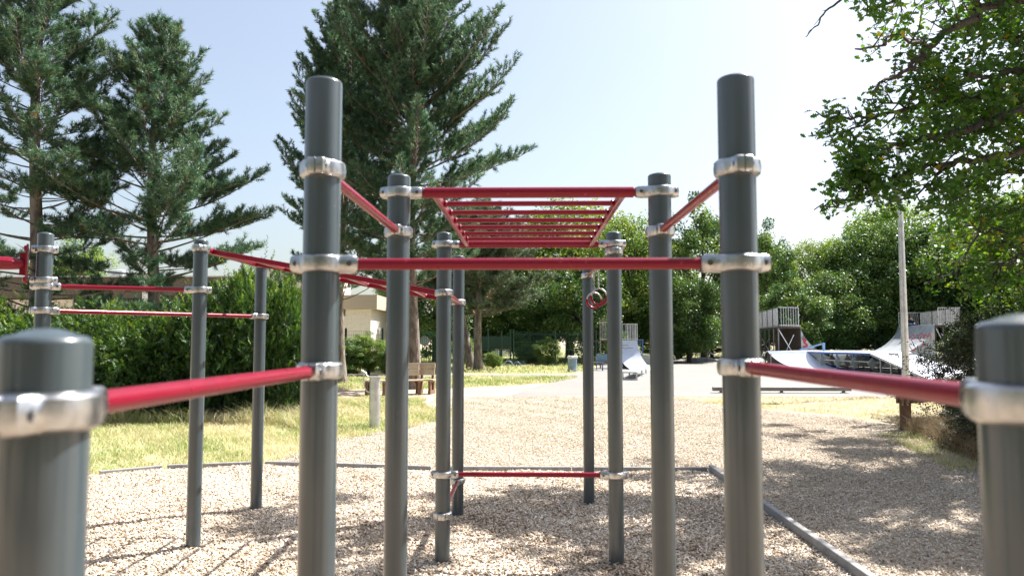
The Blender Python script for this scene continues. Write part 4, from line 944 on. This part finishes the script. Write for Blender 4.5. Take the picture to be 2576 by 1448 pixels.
    raw('crown', Vv, Ff, M[mneedle], t, tintv=tt_)
    return t
def interp(*pts):
    zs_ = [p[0] for p in pts]; ls_ = [p[1] for p in pts]; return lambda z: float(np.interp(z, zs_, ls_))
X1 = WP(82, 700, 21).x; X2 = WP(384, 700, 22).x; X3 = WP(1038, 800, 27.5).x; X4 = WP(843, 800, 30).x; X5 = WP(1206, 850, 44.5).x
pine((X1, 21), 14.6, 2.3, interp((2.3, 2.6), (4, 3.0), (6, 2.9), (9, 2.6), (12, 1.8), (14.6, .15)), .19, 31, 'tall dark pine cut off by the left edge and top of the photo', whorl=.42, bare=.52, up=.3, dens=1.2, nw=.0155)
pine((X2, 22), 11.15, 1.9, interp((1.9, 2.9), (4, 3.7), (5.6, 3.5), (7, 2.6), (9, 1.7), (10.4, .85), (11.15, .15)), .185, 32, 'whole pine with a pointed top rising behind the hedge', whorl=.40, bare=.45, up=.3, dens=1.2, nw=.0155)
pine((X3, 27.5), 16.6, 3.2, interp((3.2, 2.4), (4.4, 3.9), (6, 4.8), (8, 4.9), (10, 4.4), (12, 3.6), (14.5, 2.4), (16.6, .2)), .21, 33, 'tallest dense pine standing by the timber benches', whorl=.43, nb=5, bare=.26, ntuft=17, up=.6, el0=.0, dens=1.1, nw=.016)
pine((X4, 31), 15.8, 3.2, interp((3.2, 3.0), (6, 3.4), (9, 3.3), (12, 2.9), (14, 1.6), (15.8, .2)), .19, 34, 'pine with a visible upper trunk behind the front left post', whorl=.5, bare=.42, up=.8, el0=.05)
pine((X5, 44.5), 9.2, 3.2, interp((3.2, 3.6), (4.5, 4.6), (6, 4.4), (7.5, 2.8), (9.2, .5)), .24, 35, 'shorter spreading grey-green pine beyond the path', whorl=.42, mneedle='needle2', bare=.25, nl=.22, nw=.034, ntuft=13, nb=6)
xl5 = WP(1190, 920, 46).x
pine((xl5, 46.5), 8.6, 4.2, interp((4.2, 2.6), (6, 2.8), (8.6, .4)), .26, 36, 'leaning dark trunked pine just left of the small pine', mneedle='needle2', lean=(-2.0, 0), bare=.3, nl=.22, nw=.034, ntuft=13)

# deciduous prototypes (crown meshes shared by the copies)
def decid_mesh(seed, m, H=10., W=3.2, zc=.58, nclump=120, per=300, leaf=.21, tr=.22, low=.16):
    rng = np.random.default_rng(seed)
    C = []; 
    while len(C) < nclump:
        p = rng.normal(0, 1, 3); p /= np.linalg.norm(p); r_ = rng.uniform(.35, 1.0)**.55; q = p*r_
        zz_ = q[2]*(1 if q[2] > 0 else .95)
        C.append((q[0]*W, q[1]*W, H*(low+ (1-low)*.5)+zz_*H*(1-low)*.5))
    C = np.array(C); C[:, :2] *= rng.uniform(.85, 1.15, (nclump, 1)); cr = rng.uniform(.5, 1.1, nclump)*W/3.2
    N = nclump*per; c = np.repeat(C, per, 0); rr_ = np.repeat(cr, per)[:, None]; d = unit(rng.normal(0, 1, (N, 3))); d[:, 2] = d[:, 2]*.8
    lump = 1+.35*np.sin(d[:, :1]*5+c[:, :1])*np.cos(d[:, 1:2]*5+c[:, 1:2])
    P = c+d*rr_*lump*(rng.uniform(.15, 1, (N, 1))**.45)
    nrm = unit(d*.5+rng.normal(0, .8, (N, 3))+np.array([0, 0, .55])); u = perp(nrm, rng); v = np.cross(nrm, u); s = leaf*rng.uniform(.55, 1.2, (N, 1))/2
    Vv, Ff = quads(P, u*s, v*s*1.15)
    tt_ = np.clip(np.repeat(rng.beta(2, 2, nclump), per)*.5+rng.beta(2, 2.4, N)*.55, 0, 1)
    o1 = raw('crown', Vv, Ff, m, tintv=tt_)
    # trunk + limbs
    mb = MB(); mb.tube([(0, 0, -.1), (.05, .02, H*.2), (-.06, .08, H*.45), (.05, 0, H*.8)], [tr*1.25, tr*.9, tr*.6, .04], 12)
    for i in rng.choice(nclump, 26, replace=False):
        q = C[i]; z_ = max(H*.12, min(H*.7, q[2]*.55)); mid = (q*.5+np.array([0, 0, z_])*.5)+rng.normal(0, .15, 3)
        mb.tube([(0, 0, z_), tuple(mid), tuple(q)], [tr*.38, tr*.22, .02], 6)
    o2 = mb.obj('trunk', M['barkdark'], None, smooth=True)
    me = (o1.data, o2.data)
    for o in (o1, o2): bpy.data.objects.remove(o)
    return me
PROTO = {'a': decid_mesh(51, M['leaf'], low=.12), 'b': decid_mesh(52, M['leaf'], W=3.3, nclump=125, low=.03), 'c': decid_mesh(53, M['leafy'], W=3.4, nclump=125, low=.05),
         'd': decid_mesh(54, M['leafy'], W=3.8, nclump=130, low=.12), 'e': decid_mesh(55, M['leaf'], W=4.0, nclump=150, low=.02)}
def dtree(k, px, top, Y, label, W=1., rz=0., group='broadleaf trees round the park', name='broadleaf_tree', cat='tree', base=0.):
    p = WP(px, top, Y); H = p.z-base; t = thing(name, label, cat, (p.x, Y, base), group); t.rotation_euler = (0, 0, rz); t.scale = (W*1.15*H/10, W*1.15*H/10, H/10)
    for nm, me in zip(('crown', 'trunk'), PROTO[k]):
        o = bpy.data.objects.new(nm, me); COL.objects.link(o); o.parent = t; WL[o.name] = Vector((p.x, Y, base))
    return t
TR = [('c', 1215, 640, 60, 'light green tree showing behind the small pine trunk', .9), ('b', 1340, 690, 58, 'dark tree standing right of the small pine, over the bicycle hoops', 1.1),
      ('d', 1432, 520, 66, 'light green tree seen through the ladder rungs, left half', 1.0), ('b', 1470, 640, 56, 'dark leafy tree behind the litter bin', .95), ('c', 1525, 545, 72, 'light green tree seen through the ladder rungs at its right end', .8),
      ('d', 1590, 548, 62, 'bright leafy tree between the rear right post and its neighbour', .85), ('c', 1660, 600, 70, 'bright green tree behind the tall right post of the ladder', .9),
      ('a', 1765, 498, 64, 'tall dark green tree between the two right hand posts', .72), ('e', 1730, 690, 60, 'low dark spreading tree over the picnic table', .9), ('a', 1925, 560, 78, 'blue-green tree rising just right of the front right post', .62),
      ('d', 1960, 645, 84, 'yellowish tree top behind the left tall quarter pipe', 1.0), ('a', 1990, 690, 70, 'dark tree behind the left quarter pipe railings', 1.1), ('d', 2060, 612, 82, 'yellow-green pointed tree behind the wide deck', .85),
      ('e', 2075, 690, 74, 'dark dense tree behind the slanted rail', 1.0), ('c', 2135, 588, 84, 'light tree in the middle of the far tree line', .8), ('a', 2150, 650, 76, 'dark green tree left of the lamp post', 1.0),
      ('e', 2205, 570, 78, 'tall dark tree just left of the lamp post', .85), ('d', 2240, 520, 86, 'highest light tree behind the lamp post', .8), ('b', 2290, 540, 78, 'tall dark tree just right of the lamp post', .9),
      ('e', 2340, 650, 80, 'broad dark tree behind the right quarter pipe platform', 1.0), ('c', 2420, 540, 82, 'light tree behind the right quarter pipe railings', .9), ('a', 2470, 600, 76, 'dark tree near the right edge of the wood', 1.0),
      ('e', 2580, 480, 74, 'tall dark tree at the right edge of the photo', .9), ('a', 2720, 500, 70, 'dark tree just past the right edge of the photo', 1.),
      ('c', 188, 612, 50, 'light green tree behind the brown building roof', .95), ('b', 20, 700, 46, 'dark tree at the far left behind the hedge', 1.0),
      ('b', 1095, 640, 56, 'dark tree behind the gate, right of the tall pine', .9), ('e', 985, 700, 60, 'dark tree just left of the tall pine trunk', .6), ('a', 1320, 770, 66, 'low dark tree beyond the mesh fence and bicycle hoops', 1.6),
      ('b', 650, 690, 62, 'dark tree beyond the two left posts', .7)]
for i, (k, px_, tp, Y, lb_, W_) in enumerate(TR): dtree(k, px_, tp, Y, lb_, W_, rz=i*1.7)
TBL = [a+' tree added behind the photographer for the posts to reflect, outside the picture'+b for a, b in (('low dark', ' at the far left'), ('tall leafy', ' left of centre'), ('medium leafy', ' straight behind'), ('tall dark', ' right of centre'), ('tall leafy', ' at the far right'), ('tall leafy', ' beside the left hand hedge'), ('medium leafy', ' beside the right hand thicket'), ('tallest dark', ' and farthest back'))]
for i, (x, y, k, h) in enumerate([(-13, -11, 'e', 9.5), (-6.5, -15, 'a', 11), (-1.5, -13, 'b', 10), (5.5, -15, 'e', 11), (11, -11, 'a', 10.5), (-19, -5, 'a', 11), (17, -7, 'b', 11), (1.8, -21, 'e', 12)]):  # unseen trees, added for the glossy posts to reflect and to cut sky fill
    t = thing('broadleaf_tree', TBL[i], 'tree', (x, y, 0), 'added trees behind the photographer'); t.rotation_euler = (0, 0, i*1.3); t.scale = (h/10*.85, h/10*.85, h/10)
    for nm, me in zip(('crown', 'trunk'), PROTO[k]):
        o = bpy.data.objects.new(nm, me); COL.objects.link(o); o.parent = t; WL[o.name] = Vector((x, y, 0))
# an undergrowth belt of bushes below the wood
BUSH_L = ['leafy bush by the fence posts left of the picnic table', 'yellow-green bush behind the grind mound', 'bush behind the litter bin, left of the rear right post', 'low dark bush behind the blue bicycle hoops', 'bright bush right of the leaning trunk',
          'shaggy green shrub in front of the pebble-dashed building', 'tall green shrub beside the mesh fence, near the timber bench', 'bush behind the small quarter pipe', 'bush behind the left quarter pipe', 'bush in the gap between the tall quarter pipes', 'bush right of the left quarter pipe', 'bush under the right quarter pipe platform', 'low bush at the foot of the small pine', 'bush left of the tall pine trunk', 'dark bush at the right end of the wood edge', 'bush behind the funbox deck']
BU = [('c', 1712, 822, 75, 1.3), ('c', 1790, 815, 76, 1.5), ('c', 1378, 850, 52, 1.0), ('b', 1330, 862, 54, 1.3), ('c', 1165, 845, 48, .8), ('b', 872, 848, 37, 1.25), ('c', 928, 838, 38, 1.1), ('c', 1640, 830, 76, 1.2), ('c', 1905, 820, 78, 1.2), ('a', 2120, 800, 80, 1.6),
      ('b', 2040, 815, 78, 1.5), ('c', 2400, 850, 66, 1.2), ('c', 1240, 885, 46, 1.1), ('b', 985, 870, 37, .9), ('b', 2480, 800, 64, 1.5), ('b', 2200, 805, 80, 1.5)]
for i, ((k, px_, tp, Y, W_), lb_) in enumerate(zip(BU, BUSH_L)): dtree(k, px_, tp, Y, lb_, W_*1.3, rz=i*2.1, group='bushes under the trees', name='bush', cat='bush')

# hedge of yews -------------------------------------------------------
def yew_mesh(seed, W, D, H, n, m, nl=13, sl=.26, flat=.5):
    rng = np.random.default_rng(seed)
    th = rng.uniform(0, 2*np.pi, n); zz_ = rng.uniform(.0, 1, n)**.85; sh = (1-np.clip((zz_-.55)/.45, 0, 1)**2.2)**.5*.92+.08
    rr_ = rng.uniform(.74, 1.06, n)*sh*(1+.13*np.sin(th*5+zz_*7)+.11*np.sin(th*9-zz_*11+seed)+.07*np.sin(th*17+zz_*19)); inner = rng.uniform(0, 1, n) < .22; rr_[inner] *= rng.uniform(.45, .9, inner.sum())
    c_ = np.cos(th); s_ = np.sin(th); sq_ = (np.abs(c_)**5+np.abs(s_)**5)**(-1/5)
    P = np.stack([W/2*c_*sq_*rr_, D/2*s_*sq_*rr_, H*(zz_*(.88+.09*np.sin(th*3+seed)+.06*np.sin(th*7+seed)))], -1)
    out = np.stack([c_, s_, np.zeros(n)], -1); D_ = unit(out*rng.uniform(.3, 1.1, (n, 1))+np.array([0, 0, 1])*rng.uniform(-.25, .75, (n, 1))*(1+.8*(zz_[:, None] > .8))+rng.normal(0, .42, (n, 3)))
    l = sl*rng.uniform(.4, 1.2, (n, 1))*(1+1.3*(rng.uniform(0, 1, (n, 1)) < .07)); K = nl; s = np.tile(np.linspace(.05, 1, K), n)[:, None]; N = n*K
    DD = np.repeat(D_, K, 0); base = np.repeat(P, K, 0)+DD*np.repeat(l, K, 0)*s; sd = np.repeat(perp(D_, rng), K, 0)*np.tile(np.where(np.arange(K) % 2, 1, -1), n)[:, None]
    nd = unit(DD*.7+sd*1.0+rng.normal(0, .16, (N, 3))); ln = .085*(1.1-s*.55)*rng.uniform(.7, 1.2, (N, 1)); wv = unit(np.cross(nd, np.cross(DD, sd)+rng.normal(0, .3, (N, 3))))*.013
    Vv, Ff = tris(base, base+nd*ln, wv)
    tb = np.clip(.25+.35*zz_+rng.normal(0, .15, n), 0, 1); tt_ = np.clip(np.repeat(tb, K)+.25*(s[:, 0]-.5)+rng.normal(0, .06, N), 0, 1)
    o = raw('foliage', Vv, Ff, m, tintv=tt_); me = o.data; bpy.data.objects.remove(o)
    mb = MB(); 
    for i in range(14): a = rng.uniform(0, 6.28); r_ = rng.uniform(.2, .75); mb.tube([(.1*math.cos(a), .1*math.sin(a), -.05), (W/4*math.cos(a)*r_, D/4*math.sin(a)*r_, H*.4), (W/2*math.cos(a)*r_, D/2*math.sin(a)*r_, H*rng.uniform(.6, .9))], [.035, .025, .01], 5)
    o = mb.obj('stems', M['barkdark'], None); me2 = o.data; bpy.data.objects.remove(o); return me, me2
def hedge_unit(meshes, x, y, sc_x, sc_z, rz, label, cat='hedge', name='yew_shrub', group='yews of the hedge'):
    t = thing(name, label, cat, (x, y, 0), group); t.rotation_euler = (0, 0, rz); t.scale = (sc_x, sc_x, sc_z)
    for nm, me in zip(('foliage', 'stems'), meshes): o = bpy.data.objects.new(nm, me); COL.objects.link(o); o.parent = t; WL[o.name] = Vector((x, y, 0))
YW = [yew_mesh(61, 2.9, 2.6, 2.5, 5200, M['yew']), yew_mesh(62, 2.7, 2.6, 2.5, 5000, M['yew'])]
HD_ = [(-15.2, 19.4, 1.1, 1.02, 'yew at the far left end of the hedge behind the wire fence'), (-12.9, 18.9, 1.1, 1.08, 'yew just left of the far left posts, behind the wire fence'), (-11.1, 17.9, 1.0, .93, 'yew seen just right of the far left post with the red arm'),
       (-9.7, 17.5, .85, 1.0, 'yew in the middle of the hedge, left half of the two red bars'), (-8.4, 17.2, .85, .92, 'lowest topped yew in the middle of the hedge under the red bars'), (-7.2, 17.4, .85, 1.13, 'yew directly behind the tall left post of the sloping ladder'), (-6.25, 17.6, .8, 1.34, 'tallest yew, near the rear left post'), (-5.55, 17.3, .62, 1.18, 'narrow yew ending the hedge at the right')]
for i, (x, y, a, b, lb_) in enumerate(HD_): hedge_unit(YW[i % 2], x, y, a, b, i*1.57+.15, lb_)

# bramble thicket at the right ---------------------------------------
BR = yew_mesh(63, 2.6, 2.6, 2.0, 5200, M['bramble'], nl=10, sl=.34)
for i, (x, y, a, b, lb_) in enumerate([(10.2, 14.6, 1.0, 1.15, 'dark bramble bush spilling over the timber barrier plank'), (8.9, 13.2, .66, .50, 'low bramble mound behind the dry stalks, beneath the red bar'), (9.9, 12.6, 1.1, 1.35, 'tall dark bush at the right above the red bar'), (7.8, 11.9, .78, .52, 'low bramble mound beside the dry stalks, nearer the viewer'), (7.2, 10.0, .62, .5, 'low bramble bush nearest the viewer, beside the near right post'), (10.6, 16.4, 1.2, 1.2, 'dark bush behind the timber barrier at the right edge')]):
    hedge_unit(BR, x, y, a, b, i*1.3, lb_, 'bush', 'bramble_bush', 'bushes of the right hand thicket')

# the oak overhanging from the right ----------------------------------
OAKLEAF = np.array([(0, 0), (.12, .10), (.30, .12), (.36, .30), (.50, .16), (.62, .34), (.72, .16), (.88, .18), (1, 0), (.88, -.18), (.72, -.16), (.62, -.34), (.50, -.16), (.36, -.30), (.30, -.12), (.12, -.10)])
def oak_leaves(name, TPs, m, parent, rng, K=7, size=.115, spread=.10):
    TPs = np.array(TPs); N = len(TPs)*K; P = np.repeat(TPs, K, 0)+rng.normal(0, spread*.45, (N, 3))
    d = unit(rng.normal(0, 1, (N, 3))*np.array([1, 1, .55])+np.array([0, 0, -.12])); nr = unit(np.cross(d, perp(d, rng))+np.array([0, 0, .9])*rng.uniform(.2, 1.4, (N, 1))); v = unit(np.cross(nr, d)); w = np.cross(d, v)
    s = size*rng.uniform(.6, 1.2, (N, 1)); L_ = OAKLEAF; nv = len(L_)
    pts = P[:, None, :]+d[:, None, :]*(L_[None, :, 0:1]*s[:, None, :])+v[:, None, :]*(L_[None, :, 1:2]*s[:, None, :])+w[:, None, :]*(np.abs(L_[None, :, 1:2])*.45-.18*L_[None, :, 0:1]**2)*s[:, None, :]
    t_ = np.clip(np.repeat(rng.beta(1.3, 1.5, len(TPs)), K)*.75+rng.beta(2, 2.5, N)*.35, 0, .95); t_[rng.uniform(0, 1, N) < .012] = 1
    return raw(name, pts.reshape(-1, 3), np.arange(N*nv).reshape(-1, nv), m, parent, tintv=t_)
ENVY = [-2000, 0, 42, 78, 100, 122, 156, 182, 214, 234, 245, 262, 276, 328, 360, 372, 401, 443, 470, 500, 531, 542, 546, 560, 600, 700, 760, 800, 3000]
ENVX = [1500, 2156, 2188, 2214, 2170, 2136, 2183, 2229, 2208, 2177, 2156, 2110, 2034, 2042, 2063, 2120, 2083, 2104, 2070, 2047, 2034, 2110, 2330, 2330, 2305, 2300, 2335, 2400, 2500]
def env_ok(P):
    px_, py_ = project(P); ok = px_ > np.interp(py_, ENVY, ENVX)+6
    if py_ > 535 and py_ < 2000: ok = ok and px_ > 2300
    return bool(ok)
rng = np.random.default_rng(77); UP_ = []
oak = thing('oak_tree', 'big oak reaching in from the top right with lobed leaves', 'oak tree', (10.2, 11.6, 0))
limbs = []
TRK = [(10.2, 11.6, -.1), (10.15, 11.6, 1.6), (10.0, 11.7, 3.2), (9.9, 11.8, 5.2), (9.7, 11.9, 7.4), (9.5, 12.1, 9.6)]
mb = MB(); mb.tube(TRK, [.42, .33, .29, .24, .17, .07], 16); mb.obj('trunk', M['barkdark'], oak, smooth=True)
S0, S1, SR0, SR1, LP_ = [], [], [], [], []
def addpoly(P, r0, r1):
    n = len(P)-1
    for i in range(n): S0.append(P[i]); S1.append(P[i+1]); SR0.append(r0+(r1-r0)*i/n); SR1.append(r0+(r1-r0)*(i+1)/n)
def densify(pts, k=4, wob=.03):
    out = []
    for a, b in zip(pts[:-1], pts[1:]):
        for i in range(k): out.append(a+(b-a)*i/k+rng.normal(0, wob, 3)*(i > 0))
    out.append(pts[-1]); return out
def sh_noise(p):          # leaf clumps arranged along the sunlight so the gaps dapple the ground
    x = p[0]-.64*p[2]; y = p[1]-.40*p[2]
    return math.sin(x*2.4+1.3*math.sin(y*1.5))*math.cos(y*2.9+.8*math.sin(x*1.9))+.55*math.sin(x*5.3+y*1.2)*math.cos(y*6.1-x*1.4)
def cl_noise(p):
    x, y, z = p
    return math.sin(x*2.3+1.1*math.sin(y*1.7))*math.cos(y*2.1+.7*z)+.6*math.sin(z*2.6+x*1.3)+.4*math.cos(x*4.1-y*3.7+z*2)
def grow(P, r0, dens=.16, lmin=.25, lmax=.85, start=.12, clip=True):
    P = [np.array(p, float) for p in P]; seg = [np.linalg.norm(b-a) for a, b in zip(P[:-1], P[1:])]; Lt = sum(seg); s = Lt*start; side = 1
    while s < Lt:
        a = 0; i = 0
        while i < len(seg)-1 and a+seg[i] < s: a += seg[i]; i += 1
        f = (s-a)/seg[i]; p = P[i]+(P[i+1]-P[i])*f; dd = unit(P[i+1]-P[i])
        pr = perp(dd[None], rng)[0]; d = unit(dd*.55+pr*rng.uniform(.5, 1.1)+np.array([0, 0, .12])); L = rng.uniform(lmin, lmax)*(1.1-.45*s/Lt)
        C = curve_pts(p, d, L, 4, (0, 0, .15), rng, .16)
        if (not clip) or env_ok(C[-1]):
            addpoly(C, .013, .004)
            for x in np.linspace(.4, 1, max(2, int(L/.14))):
                q = min(x*4, 3.999); j = int(q); b = C[j]+(C[j+1]-C[j])*(q-j); t_ = b+rng.normal(0, .09, 3)
                if (clip and env_ok(t_) and cl_noise(t_) > -.85 and sh_noise(t_) > -.8) or (not clip and sh_noise(t_) > .17): (LP_ if clip else UP_).append(t_); S0.append(b); S1.append(t_); SR0.append(.004); SR1.append(.002)
        s += dens*rng.uniform(.6, 1.4); side = -side
def limb(pxs, r0, r1, root=None, **kw):
    kw.setdefault('dens', .115)
    pts = [np.array(WP(*q)) for q in pxs]
    if root is not None: pts = [np.array(root, float)]+pts
    P = densify(pts, 4, .035); addpoly(P, r0, r1); grow(P, r0, **kw); return P
limb([(2640, -40, 10.6), (2490, 18, 10.2), (2400, 72, 10), (2330, 120, 9.8), (2290, 172, 9.7), (2240, 200, 9.6), (2190, 232, 9.5)], .085, .015, TRK[4])
limb([(2490, 18, 10.2), (2430, -20, 10), (2300, -30, 9.6), (2220, 20, 9.4), (2175, 40, 9.3)], .04, .01)
limb([(2330, 120, 9.8), (2250, 90, 9.6), (2200, 118, 9.4), (2150, 124, 9.3)], .03, .008)
limb([(2660, 170, 11), (2540, 178, 10.6), (2450, 192, 10.3), (2380, 215, 10), (2290, 235, 9.8)], .06, .012, TRK[3])
limb([(2660, 250, 11.2), (2500, 246, 10.8), (2400, 262, 10.4), (2300, 270, 10.2), (2190, 300, 10), (2110, 290, 9.8), (2052, 280, 9.7)], .06, .008, TRK[3])
limb([(2300, 270, 10.2), (2210, 250, 10), (2170, 250, 9.9)], .02, .007)
limb([(2110, 290, 9.8), (2070, 320, 9.8), (2055, 335, 9.7)], .015, .006)
limb([(2190, 300, 10), (2120, 345, 9.8), (2078, 356, 9.8)], .018, .006)
limb([(2680, 260, 10.4), (2576, 272, 10.3), (2500, 305, 10.1), (2430, 325, 10), (2370, 340, 9.9), (2300, 362, 9.8), (2220, 375, 9.7), (2130, 395, 9.6)], .10, .012, TRK[2])
limb([(2700, 370, 10.6), (2576, 375, 10.4), (2480, 400, 10.2), (2400, 408, 10.1), (2330, 415, 10), (2270, 440, 9.9), (2225, 460, 9.8), (2160, 492, 9.7), (2095, 505, 9.6), (2048, 528, 9.5)], .07, .008, TRK[2])
limb([(2225, 440, 9.9), (2170, 428, 9.8), (2120, 418, 9.7), (2098, 405, 9.7)], .02, .006)
limb([(2225, 460, 9.8), (2185, 458, 9.7), (2140, 468, 9.7), (2115, 478, 9.6)], .018, .006)
limb([(2400, 408, 10.1), (2350, 450, 10), (2300, 490, 9.9), (2240, 520, 9.8)], .025, .007)
limb([(2576, 430, 11.4), (2500, 440, 11.2), (2440, 470, 11), (2400, 500, 10.8), (2360, 520, 10.7)], .05, .01, TRK[2])
limb([(2600, 120, 12.4), (2520, 90, 12.2), (2450, 100, 12), (2390, 30, 11.8)], .05, .01, TRK[4])
limb([(2620, 330, 12.6), (2500, 320, 12.4), (2400, 300, 12.2), (2330, 320, 12), (2260, 330, 11.9)], .05, .01, TRK[3])
limb([(2640, 200, 12.8), (2540, 60, 12.6), (2470, -20, 12.4)], .05, .01, TRK[3])
limb([(2640, 540, 11.8), (2540, 590, 11.6), (2460, 580, 11.4), (2380, 560, 11.2)], .04, .008, TRK[2], dens=.2)
limb([(2620, 520, 12.2), (2500, 540, 12.), (2440, 620, 11.8), (2400, 690, 11.6), (2330, 715, 11.4)], .03, .008, TRK[1], dens=.2)
limb([(2640, 640, 11.6), (2560, 640, 11.4), (2500, 690, 11.2), (2440, 720, 11.1)], .03, .008, TRK[1], dens=.2)
# the bare dead twig hanging at the top
Pd = densify([np.array(WP(*q)) for q in ((2240, -70, 9.8), (2150, -30, 9.7), (2108, 6, 9.6), (2075, 30, 9.6), (2062, 55, 9.6), (2040, 76, 9.5), (2027, 94, 9.5))], 3, .012); addpoly(Pd, .022, .006)
for i in (8, 11, 14): C = curve_pts(Pd[i], np.array([rng.uniform(-1, .2), 0, -.5]), .12, 2, (0, 0, 0), rng, .1); addpoly(C, .006, .003)
# upper canopy above the frame, in front of and behind the trunk
for i in range(74):
    a = rng.uniform(0, 2*math.pi); rr_ = rng.uniform(1.4, 6.6); z_ = rng.uniform(6.6, 11.2)-rr_*.18
    tip = np.array([10.4+rr_*math.cos(a), 13.8+rr_*1.22*math.sin(a), z_])
    px_, py_ = project(tip)
    if py_ > -80 and px_ < 2440: continue
    z0_ = min(8.6, max(3.6, z_-rr_*.45)); rt_ = np.array([np.interp(z0_, [p[2] for p in TRK], [p[k] for p in TRK]) for k in range(3)])
    P = densify([rt_, rt_*.45+tip*.55+np.array([0, 0, .35]), tip], 5, .08); addpoly(P, .06, .012); grow(P, .05, dens=.13, lmin=.4, lmax=1.25, start=.3, clip=False)
# two long limbs that reach over the chip bed, high above the frame
for tip, z_ in (((4.0, 9.6), 8.4), ((3.4, 11.0), 9.0), ((5.2, 8.6), 8.1), ((4.6, 12.4), 9.8), ((6.2, 8.0), 7.8), ((7.6, 7.7), 7.3), ((3.0, 10.2), 8.0), ((8.8, 7.6), 7.0)):
    P = densify([np.array(TRK[4]), np.array([(9.6+tip[0])/2, (11.9+tip[1])/2, z_+.3]), np.array([tip[0], tip[1], z_])], 6, .09); addpoly(P, .07, .012); grow(P, .05, dens=.085, lmin=.4, lmax=1.35, start=.3, clip=False)
V_, F_ = sticks(np.array(S0), np.array(S1), np.array(SR0), np.array(SR1)); raw('branches', V_, F_, M['barkdark'], oak)
oak_leaves('crown', LP_, M['oak'], oak, rng, K=13, size=.105, spread=.15)
UP_ = [p for p in UP_ if project(p)[1] < -45 or (project(p)[0] > 2330 and env_ok(p))]
oak_leaves('upper_crown', UP_, M['oak'], oak, rng, K=15, size=.16, spread=.25); print('upper', len(UP_))
print('oak clusters', len(LP_))

# young oak with yellow-green foliage, lower right
yo = thing('young_oak', 'young oak with bright yellow-green leaves under the big oak', 'oak tree', (11.2, 17.2, 0))
S0, S1, SR0, SR1, LP_ = [], [], [], [], []
m = MB(); tk = [(11.2, 17.2, -.1), (11.1, 17.2, 2), (11.0, 17.1, 3.6), (10.9, 17, 5.0)]; m.tube(tk, [.13, .10, .07, .02], 10); m.obj('trunk', M['barkdark'], yo, smooth=True)
for i in range(36):
    z_ = rng.uniform(1.2, 4.6); a = rng.uniform(0, 6.28); L_ = rng.uniform(1.3, 2.9)*(1-.12*(z_-1.2)/3); rt_ = np.array([11.05, 17.1, z_])
    C = curve_pts(rt_, (math.cos(a), math.sin(a), .2), L_, 6, (0, 0, -.1), rng, .08)
    if project(C[-1])[0] < 2290: continue
    addpoly(C, .03, .008); grow(C, .03, dens=.15, lmin=.3, lmax=.9, start=.1, clip=True)
V_, F_ = sticks(np.array(S0), np.array(S1), np.array(SR0), np.array(SR1)); raw('branches', V_, F_, M['barkdark'], yo)
M['oaky'] = mat('young_oak_leaves', None, .4, tint=[(0, (.03, .085, .014)), (.5, (.075, .155, .022)), (1, (.17, .22, .035))], transl=.42)
oak_leaves('crown', LP_, M['oaky'], yo, rng, K=6, size=.13)
for o in bpy.data.objects:
    if o.type == 'MESH' and not o.data.materials: print('no mat', o.name)
